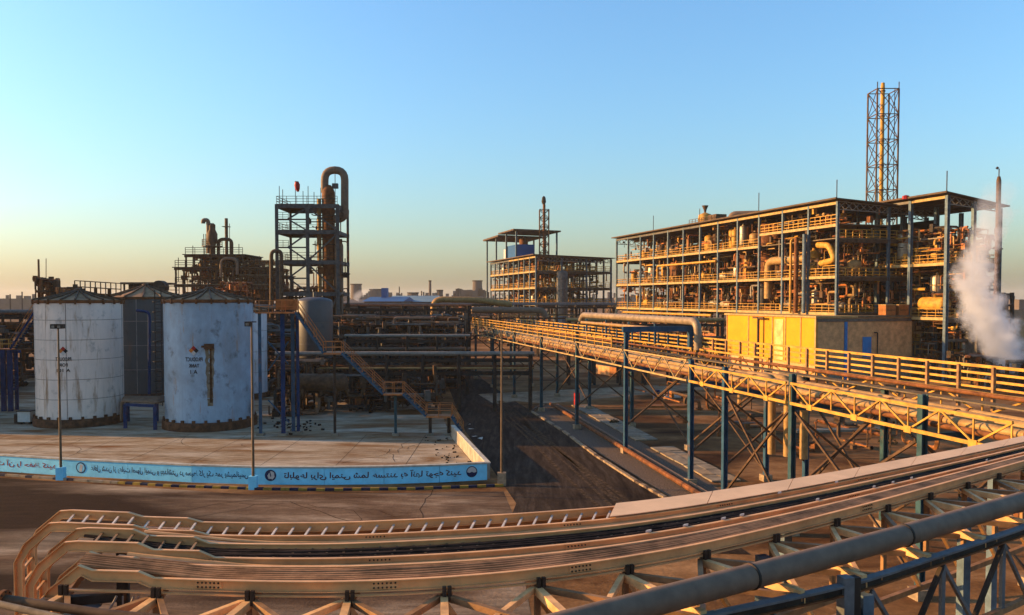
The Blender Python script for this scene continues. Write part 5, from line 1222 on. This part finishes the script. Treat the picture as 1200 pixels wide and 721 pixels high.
# cables
def cable(k, dz, r, m, x0, x1, wob, seed, name, label, group):
    R = random.Random(seed); pts = []; n = 110; ph = R.uniform(0,6)
    for i in range(n+1):
        x = x0+(x1-x0)*i/n; pts.append(rk(x, k+wob*math.sin(ph+i*.16)+R.uniform(-wob,wob)*.15, dz+R.uniform(-.004,.004)+(.17*max(0,1-(x-x0)/.07) )))
    o = MB().tube(pts, r, 7, True).build(name, m, None, True); tag(o, label, 'cable', group)
R = random.Random(2)
xA = xat(95,.5)
for i, k in enumerate((.455,.49,.525,.56,.60,.635)):
    cable(k, -.0, R.choice([.03,.04,.036]), 'cable_black', xA+R.uniform(0,.01), 1, .012, i, 'cable', '%s black cable counting from the far rail of the middle cable tray' % ORD[i], 'black cables in the middle tray')
for i, k in enumerate((.82,.85,.88,.91,.94,.97)):
    cable(k, .055, .034, 'cable_brown', xat(96,.9), 1, .006, 20+i, 'cable', '%s reddish brown cable counting from the far rail of the nearest cable tray' % ORD[i], 'brown cables in the nearest tray')
for i, k in enumerate(()): cable(k, -.0, .022, 'cable_black', xat(300,.1), 1, .006, 30+i, 'cable', 'thin dark cable lying in the half open far cable tray', 'dark cables in the far tray')
for i, k in enumerate((.72,.75)): cable(k, -.12, .02, 'cable_brown', xat(150,.7), 1, .006, 40+i, 'cable', 'thin brown conduit slung between the middle and nearest cable trays, %s one' % ['farther','nearer'][i], 'brown conduits between trays')
for i, (k, dz, r, m, px) in enumerate(((.30,-.03,.035,'tray',170),(.345,-.05,.045,'insul_grey',150),(.385,-.03,.03,'tray',165),(.70,-.04,.04,'tray',150),(.735,-.06,.05,'insul_grey',140),(.765,-.03,.03,'cable_brown',150))):
    cable(k, dz, r, m, xat(px,k), 1, .0015, 60+i, 'conduit', '%s straight tan conduit counting from the far side of the front cable trays' % ORD[i], 'conduits between the cable trays')
mb = MB()
for px in range(760, 1200, 22):
    if random.random() < .6:
        k = random.choice([.3,.66,.66]); x = xat(px, k); mb.obox(rk(x, k, .12), rtan(x,k)*.05, V((.02,.03,0)), V((0,0,.02)))
o = mb.build('tie_clips', 'white_paint', tr_roots[1]); o['kind'] = 'stuff'; o.name = 'tie_clip'

# ---- steel frame carrying the trays
fr = thing('tray_rack_frame', 'curved brown steel truss frame carrying three cable trays and a fat grey pipe', 'rack', rk(.4,1)*1)
Nt = [G(1200,618,7.15), G(1100,651,7.15), G(1000,684,7.15), G(900,706,7.15), G(800,727,7.15)]
Nt = [V((17.5,22.3,7.15))]+Nt+[V((.3,11.2,7.15)), V((-4.5,10.6,7.15)), V((-9.5,10.9,7.15))]
Nt = list(reversed(Nt)); NN = smooth([along(Nt, i/60) for i in range(61)], 3)
def nr_(x): return along(NN, x)
zc = ZR_-.30
def chord(pathf, n, w, h, m, name='chord', par=fr):
    pts = [pathf(i/n) for i in range(n+1)]; lat = []
    for i in range(n+1):
        t = (pts[min(n,i+1)]-pts[max(0,i-1)]).normalized(); lat.append(V((t.y,-t.x,0)).normalized())
    return MB().sweep(pts, lat, w, h).build(name, m, par)
xL = xat(70,1)
fx = lambda x: xL+(1-xL)*x
chord(lambda x: rk(fx(x),1.02,-.135), 70, .07, .025, 'tray', 'top_chord'); chord(lambda x: rk(fx(x),.80,-.13), 70, .06, .06, 'truss_brown', 'top_chord'); chord(lambda x: rk(fx(x),-.03,-.16), 70, .1, .14, 'truss_brown', 'top_chord'); chord(lambda x: rk(fx(x),.35,-.15), 70, .06, .06, 'truss_brown', 'top_chord')
chord(lambda x: rk(fx(x),1.02,-1.75), 70, .1, .13, 'truss_brown', 'bottom_chord')
nodes = [75, 183, 292, 408, 521, 631, 734, 824, 906, 977, 1037, 1087, 1131, 1168, 1200, 1230, 1260]
xn = [xat(p, 1.0) for p in nodes]
for i, x in enumerate(xn):
    p = rk(x,1.02,-.12); t = rtan(x,1); n = V((t.y,-t.x,0))
    c_ = MB(); c_.obox(p+n*.07+V((0,0,-.03)), t*.03, n*.03, V((0,0,.12))).obox(p+n*.07+t*.085+V((0,0,-.03)), t*.03, n*.03, V((0,0,.12))); c_.build('clamp', 'clamp', fr)
    # cross beam: from the far rail to the outer chord nearest the viewer
    f = max(0., min(1., (i+.3)/(len(xn)-.5)))
    best = min(((NN[j]-p).dot(t)**2, j) for j in range(len(NN)))[1]; q = V(NN[best]); q.z = p.z-.02
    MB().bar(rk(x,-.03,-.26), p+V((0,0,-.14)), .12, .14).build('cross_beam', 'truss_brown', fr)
    MB().bar(p+n*.05+V((0,0,-.14)), q+V((0,0,-.12)), .12, .13).build('cross_beam', 'beam_sunlit', fr)
    MB().bar(p+V((0,0,-.16)), rk(x,1.02,-1.7), .09).build('web_post', 'truss_brown', fr)
    if i+1 < len(xn):
        x2 = xn[i+1]; m = (x+x2)/2; pm = rk(m,1.02,-1.7)
        q2 = NN[min(((NN[j]-rk(x2,1)).dot(rtan(x2,1))**2, j) for j in range(len(NN)))[1]]
        MB().bar(p+V((0,0,-.12))+t*.06, V((q2.x,q2.y,p.z-.2)), .09, .10).build('plan_diagonal', 'truss_brown', fr); MB().bar(rk(x2,1.02,-.24)-t*.06, V((q.x,q.y,p.z-.26)), .09, .10).build('plan_diagonal', 'beam_sunlit' if i % 3 else 'truss_brown', fr)
        MB().bar(p+V((0,0,-.2)), rk(m,.5,-2.9), .08,.1).build('web_diagonal', 'beam_sunlit', fr)
chord(lambda x: rk(fx(x),.5,-2.95), 60, .12, .14, 'truss_brown', 'bottom_chord')
# outer blue chord with its own lower truss
chord(lambda x: nr_(x), 60, .16, .04, 'chord_grey', 'outer_chord'); chord(lambda x: nr_(x)+V((0,0,-.085)), 60, .03, .115, 'dark_steel', 'outer_chord'); chord(lambda x: nr_(x)+V((0,0,-.16)), 60, .13, .03, 'rust', 'outer_chord'); chord(lambda x: nr_(x)+V((0,0,-1.6)), 60, .1, .12, 'truss_brown', 'bottom_chord')
k = 0
for i in range(13):
    a, m, b = nr_(i/13), nr_((i+.5)/13), nr_((i+1)/13)
    MB().bar(a+V((0,0,-.2)), m+V((0,0,-1.55)), .07).build('web_diagonal', 'chord_grey', fr); MB().bar(b+V((0,0,-.2)), m+V((0,0,-1.55)), .08).build('web_diagonal', 'dark_steel', fr); MB().bar(a+V((0,0,-.22)), a+V((0,0,-1.55)), .08).build('web_post', 'chord_grey', fr)
p = G(985,700,6.9); pj = min(NN, key=lambda v: (v-p).length)
MB().bar(pj+V((0,0,-2.0)), pj+V((0,0,.14)), .2).build('joint_post', 'chord_grey', fr); MB().bar(pj+V((.16,.05,-2.0)), pj+V((.16,.05,.12)), .16).build('joint_post', 'dark_steel', fr)
# legs to the ground
for px in (92, 895, 1131):
    x = xat(px,1.0)
    for kk in (0, 1): MB().bar(rk(x,kk,-ZR_), rk(x,kk,-.45), .22).build('leg', 'steel_blue' if px > 100 else 'dark_steel', fr)
for px in (895, 1131):
    x = xat(px,1.0); q = min(NN, key=lambda v: abs((v-rk(x,1)).dot(rtan(x,1)))); MB().bar((q.x,q.y,0), (q.x,q.y,q.z-.25), .22).build('leg', 'steel_blue', fr)
# end knot of struts at the bend
x = xat(95,1.0); c = rk(x,1.0,-.45)
for q in (V((-1.5,-.8,-1.6)), V((-.2,.2,-2.6)), V((1.1,.3,-1.9)), V((1.9,.4,-1.7)), V((-.9,1.2,-1.8))): MB().bar(c, c+q, .16).build('strut', 'dark_steel', fr)
MB().bar(c+V((-.6,-.1,.12)), c+V((.7,0,.2)), .14).build('strut', 'clamp', fr); MB().bar(c+V((-1.6,-.5,-.75)), c+V((.3,0,.1)), .12).build('strut', 'steel_blue', fr)
for px, dx in ((139,-36),(159,-28)):
    x = xat(px,1.0); a = rk(x,1.03,-.2); MB().bar(a, a+V((dx*.0135,-.35,-1.15)), .03).build('hanger_rod', 'galv', fr)
for px in (146, 164): x = xat(px,1.0); a = rk(x,1.03,-.2); MB().bar(a, a+V((0,-.05,-1.4)), .025).build('hanger_rod', 'galv', fr)
# fat grey pipe lying along the front
pp = [(60,830),(250,818),(450,785),(560,762),(640,741),(720,716),(800,697),(900,671),(1000,644),(1100,617),(1200,588),(1300,556)]
pl = smooth([G(a, b, 7.46) for a, b in pp], 2); pl = smooth([along(pl, i/40) for i in range(41)], 2)
o = thing('main_pipe', 'fat grey pipe sweeping along the near edge of the cable tray rack', 'pipe', pl[20])
MB().tube(pl, .205, 18).build('pipe', 'pipe_grey', o, True)
for f in (.42, .60, .80):
    a, b = along(pl, f-.004), along(pl, f+.004); MB().lathe((a+b)/2, [(.205,-.03),(.222,-.02),(.222,.02),(.205,.03)], 18, (b-a)).build('weld_collar', 'dark_steel', o, True)
a, b, c_ = P(4,702,12.3), P(118,719,12.0), P(210,728,11.8)
o = thing('flanged_pipe', 'brown pipe with a blank flange poking out beside the vertical cable trays', 'pipe', a)
MB().tube([a,b,c_], .07, 12).build('pipe', 'brown_steel', o, True); MB().lathe(a, [(.14,-.03),(.14,.03)], 14, (b-a)).build('flange', 'rust', o)
mb = MB()
for i in range(8): q = (b-a).normalized(); u1 = q.cross(V((0,0,1))).normalized(); u2 = u1.cross(q); mb.lathe(a+(u1*math.cos(i*.785)+u2*math.sin(i*.785))*.115, [(.014,-.05),(.014,.05)], 6, q)
mb.build('bolt', 'clamp', o)
o = tag(MB().tube([P(-10,706,11.5), P(60,722,11.2), P(120,735,11)], .05, 10).build('thin_pipe', 'kerb_pale', None, True), 'pale thin pipe below the flanged pipe at the rack end', 'pipe')

# ================================================================== SKYLINE
def fbox(name, label, cat, px0, px1, ytop, Y, m, roof=None, depth=20, wins=0):
    a, b = P(px0,350,Y), P(px1,350,Y); z = P((px0+px1)/2,ytop,Y).z; c = V(((a.x+b.x)/2,Y,0)); t = thing(name, label, cat, c); w_ = abs(b.x-a.x)
    MB().box(c+V((0,depth/2,z/2)), w_, depth, z).build('wall', m, t)
    MB().box(c+V((0,depth/2,z+.35)), w_+.8, depth+.8, .6).build('roof', roof or m, t)
    for k in range(wins): MB().box(c+V((-w_/2+w_*(k+.5)/wins,-.1,z*.6)), w_/wins*.5, .3, z*.2).build('window', 'far_dark', t)
    return t
def gable(name, label, px0, px1, ye, yr, Y, m, roof, depth=40):
    a, b = P(px0,350,Y).x, P(px1,350,Y).x; ze, zr = P(600,ye,Y).z, P(600,yr,Y).z; t = thing(name, label, 'building', ((a+b)/2,Y,0))
    MB().prism([(a,Y),(b,Y),(b,Y+depth),(a,Y+depth)], 0, ze).build('wall', m, t)
    MB().add([(a-1,Y-1,ze+.05),(b+1,Y-1,ze+.05),(b+1,Y+depth/2,zr),(a-1,Y+depth/2,zr),(b+1,Y+depth+1,ze+.05),(a-1,Y+depth+1,ze+.05)], [(0,1,2,3),(3,2,4,5),(0,3,5),(1,4,2),(0,5,4,1)]).build('roof', roof, t)
    return t
t = gable('warehouse', 'distant hall with a bright blue roof and a small blue monitor', 427, 470, 353.5, 348, 330, 'far_grey', 'far_blue')
a = P(449,350,345); MB().box((a.x,350,P(449,345,345).z), 2.2, 6, 5.4).build('roof_monitor', 'far_blue', t)
gable('warehouse', 'long distant hall with a pale blue roof', 455, 508, 354, 346.5, 360, 'far_grey', 'far_pale')
gable('warehouse', 'low distant grey hall beyond the tower foot', 402, 428, 355, 351, 380, 'far_grey', 'far_grey')
R = random.Random(21)
def fstack(label, px, ytop, Y, r, m='far_grey'):
    x = P(px,350,Y).x; z = P(px,ytop,Y).z; t = thing('far_chimney', label, 'chimney', (x,Y,0))
    MB().lathe((x,Y,0), [(r*1.25,0),(r,z)], 12).build('shaft', m, t, True); MB().lathe((x,Y,z), [(r*1.15,-.8),(r*1.15,.2)], 12).build('rim', 'far_dark', t)
fstack('thin hazy chimney above the pale blue hall', 504, 329, 600, .9); fstack('short hazy chimney just beyond the pale blue hall', 515.5, 340, 600, 2.2); fstack('stout hazy chimney nearest the distant unit', 559.5, 329, 750, 4.2)
fstack('square looking hazy tower beyond the tower foot', 417.5, 333, 700, 4.5); fstack('second hazy tower by the blue roofed hall', 441, 339, 700, 5.5); fstack('tiny hazy chimney over the blue roofed hall', 484, 343, 700, 4.5); 
t = thing('far_factory', 'hazy distant factory block of jumbled towers near the distant unit', 'factory', P(550,350,780))
for k in range(34):
    px = R.uniform(532,572); Y = R.uniform(740,800); h = P(px, R.uniform(337,348), Y).z; x = P(px,350,Y).x; w_ = R.uniform(2,7)
    MB().box((x,Y,h/2), w_, w_, h).build('tower_block', R.choice(['far_grey','far_dark']), t)
def skyline(label, p0, p1, ya, yb, Y, n, seed):
    R = random.Random(seed); mb = MB()
    for k in range(n):
        px = R.uniform(p0,p1); h = P(px, R.uniform(ya,yb), Y).z; x = P(px,350,Y).x; w_ = R.choice([R.uniform(1.5,5), R.uniform(8,30)])
        if w_ > 6: h = min(h, P(px,yb-1,Y).z)
        mb.box((x,Y+R.uniform(-30,30),h/2), w_, w_, h)
    stuff(mb.build('far_skyline', 'far_grey'), label)
skyline('hazy far skyline of plants behind the middle of the pipe racks', 395, 575, 341, 350, 900, 90, 1)
skyline('hazy far skyline beyond the stair of the pale tank', -120, 60, 344, 351, 800, 80, 2)
skyline('hazy far skyline glimpsed past the long plant building', 560, 760, 342, 350, 1000, 60, 3)
skyline('far skyline beyond the steam plume', 1150, 1290, 343, 352, 600, 40, 4)
t = thing('brown_shed', 'rusty brown shed roof beyond the steam plume at the picture edge', 'shed', P(1205,385,170)); c = P(1208,430,170); c.z = 0
MB().box(c+V((0,5,4)), 9, 10, 8).build('wall', 'brown_brick', t); MB().add([c+V((-5,-.5,8)), c+V((5,-.5,8)), c+V((5,10.5,8)), c+V((-5,10.5,8)), c+V((-5,5,9.6)), c+V((5,5,9.6))], [(0,1,5,4),(4,5,2,3),(0,4,3),(1,2,5)]).build('roof', 'box_orange', t)
for i, (px, yt, Y) in enumerate([(12,345,400),(26,342,420),(468,336,450),(494,341,430),(533,344,400)]):
    x = P(px,350,Y).x; tag(MB().bar((x,Y,0), (x,Y,P(px,yt,Y).z), .5).build('far_mast', 'far_dark'), ['thin far mast above the blue stair','second thin far mast above the blue stair','thin far mast over the bright blue roof','thin far mast over the pale blue roof','thin far mast by the hazy factory block'][i], 'mast')

# ================================================================== STEAM AND HAZE
def steam(name, label, path, dens, seed, noise_sc, zfade):
    """path: [(centre, radius)]; the body of vapour is a closed tube round that path, its density falling off towards the rim"""
    mb = MB(); mb.tube([p for p, r in path], [r*1.25 for p, r in path], 16, True); o = mb.build(name, 'white_paint', None, True)
    m = bpy.data.materials.new(name); m.use_nodes = True; n = m.node_tree.nodes; L = m.node_tree.links; n.clear()
    out = n.new('ShaderNodeOutputMaterial'); pv = n.new('ShaderNodeVolumePrincipled'); L.new(pv.outputs[0], out.inputs['Volume'])
    pv.inputs['Color'].default_value = (.90,.90,.93,1); pv.inputs['Anisotropy'].default_value = .2
    g = n.new('ShaderNodeNewGeometry'); sp = n.new('ShaderNodeSeparateXYZ'); L.new(g.outputs['Position'], sp.inputs[0])
    def curve(idx):
        z0, z1 = path[0][0].z, path[-1][0].z
        mr = n.new('ShaderNodeMapRange'); mr.inputs[1].default_value = z0; mr.inputs[2].default_value = z1; L.new(sp.outputs[2], mr.inputs[0])
        vals = [(p.z, (p.x, p.y, r)[idx]) for p, r in path]; lo, hi = min(v for z, v in vals), max(v for z, v in vals); hi = hi if hi > lo else lo+1e-3
        fc = n.new('ShaderNodeFloatCurve'); c = fc.mapping.curves[0]
        while len(c.points) > 2: c.points.remove(c.points[1])
        for i, (z, v) in enumerate(vals):
            x, y = (z-z0)/(z1-z0), (v-lo)/(hi-lo)
            if i == 0: c.points[0].location = (x, y)
            elif i == len(vals)-1: c.points[-1].location = (x, y)
            else: c.points.new(x, y)
        fc.mapping.update(); L.new(mr.outputs[0], fc.inputs[1])
        m2 = n.new('ShaderNodeMapRange'); m2.inputs[3].default_value = lo; m2.inputs[4].default_value = hi; L.new(fc.outputs[0], m2.inputs[0]); return m2.outputs[0], mr.outputs[0]
    def math_(op, a, b=None, v=None):
        q = n.new('ShaderNodeMath'); q.operation = op
        for i, x in enumerate((a, b)):
            if x is None: continue
            if isinstance(x, (int, float)): q.inputs[i].default_value = x
            else: L.new(x, q.inputs[i])
        return q.outputs[0]
    cx, tt = curve(0); cy, _ = curve(1); cr, _ = curve(2)
    dx, dy = math_('SUBTRACT', sp.outputs[0], cx), math_('SUBTRACT', sp.outputs[1], cy)
    d = math_('DIVIDE', math_('SQRT', math_('ADD', math_('MULTIPLY', dx, dx), math_('MULTIPLY', dy, dy))), cr)
    nz = n.new('ShaderNodeTexNoise'); nz.noise_dimensions = '4D'; nz.inputs['W'].default_value = seed; nz.inputs['Scale'].default_value = noise_sc; nz.inputs['Detail'].default_value = 7; nz.inputs['Roughness'].default_value = .66; L.new(g.outputs['Position'], nz.inputs['Vector'])
    dd = math_('ADD', d, math_('MULTIPLY', math_('SUBTRACT', nz.outputs[0], .5), 2.2))
    mr = n.new('ShaderNodeMapRange'); mr.interpolation_type = 'SMOOTHSTEP'; mr.inputs[1].default_value = .88; mr.inputs[2].default_value = .42; mr.inputs[3].default_value = 0; mr.inputs[4].default_value = 1; L.new(dd, mr.inputs[0])
    fade = n.new('ShaderNodeMapRange'); fade.inputs[1].default_value = zfade; fade.inputs[2].default_value = 1.0; fade.inputs[3].default_value = 1; fade.inputs[4].default_value = 0; L.new(tt, fade.inputs[0])
    den = math_('MULTIPLY', math_('MULTIPLY', mr.outputs[0], fade.outputs[0]), dens); L.new(den, pv.inputs['Density'])
    o.data.materials.clear(); o.data.materials.append(m); o['kind'] = 'stuff'; o['label'] = label
    return o
sp_ = lambda x, y: P(x, y, 107)
steam('steam_plume', 'white steam plume rising before the taller wing of the plant building', [(sp_(1182,440),1.0),(sp_(1180,428),2.1),(sp_(1174,408),3.6),(sp_(1162,382),4.0),(sp_(1149,350),3.6),(sp_(1143,320),3.0),(sp_(1152,290),2.8),(sp_(1163,255),2.8),(sp_(1170,210),2.6)], .85, 3.3, .5, .24)
g = sp_(1182,440); t = thing('steam_vent', 'short rusty vent pipe at the foot of the steam plume', 'vent', (g.x,107,0)); MB().tube([(g.x,107,0),(g.x,107,g.z-.1)], .55, 14).build('pipe', 'rust', t, True); MB().lathe((g.x,107,g.z-.5), [(.56,0),(.75,.05),(.75,.2),(.56,.25)], 14).build('flange', 'brown_steel', t)
s2 = lambda x, y: P(x, y, 320)
steam('far_steam', 'faint wisp of far steam by the bright blue roofed hall', [(s2(417,352),2.0),(s2(420,346),3.0),(s2(427,341),3.6),(s2(436,337),3.6)], .12, 8.1, .12, .3)
hm = bpy.data.materials.new('haze'); hm.use_nodes = True; n = hm.node_tree.nodes; n.clear()
out = n.new('ShaderNodeOutputMaterial'); pv = n.new('ShaderNodeVolumePrincipled'); hm.node_tree.links.new(pv.outputs[0], out.inputs['Volume'])
pv.inputs['Color'].default_value = (.95,.92,.88,1); pv.inputs['Density'].default_value = HAZE; pv.inputs['Anisotropy'].default_value = .1
MATS['haze'] = hm
stuff(MB().box((0,2250,29.5), 7600, 5300, 61).build('haze', 'haze'), 'pale evening haze filling the air over the plant')
dupes = {k: v for k, v in LABELS.items() if len(v) > 1}
print('OBJECTS', len(bpy.data.objects), 'REPEATED LABELS', {k: len(v) for k, v in dupes.items()})
print('TRIS', sum(len(o.data.loop_triangles) if False else sum(len(p.vertices)-2 for p in o.data.polygons) for o in bpy.data.objects if o.type == 'MESH'))
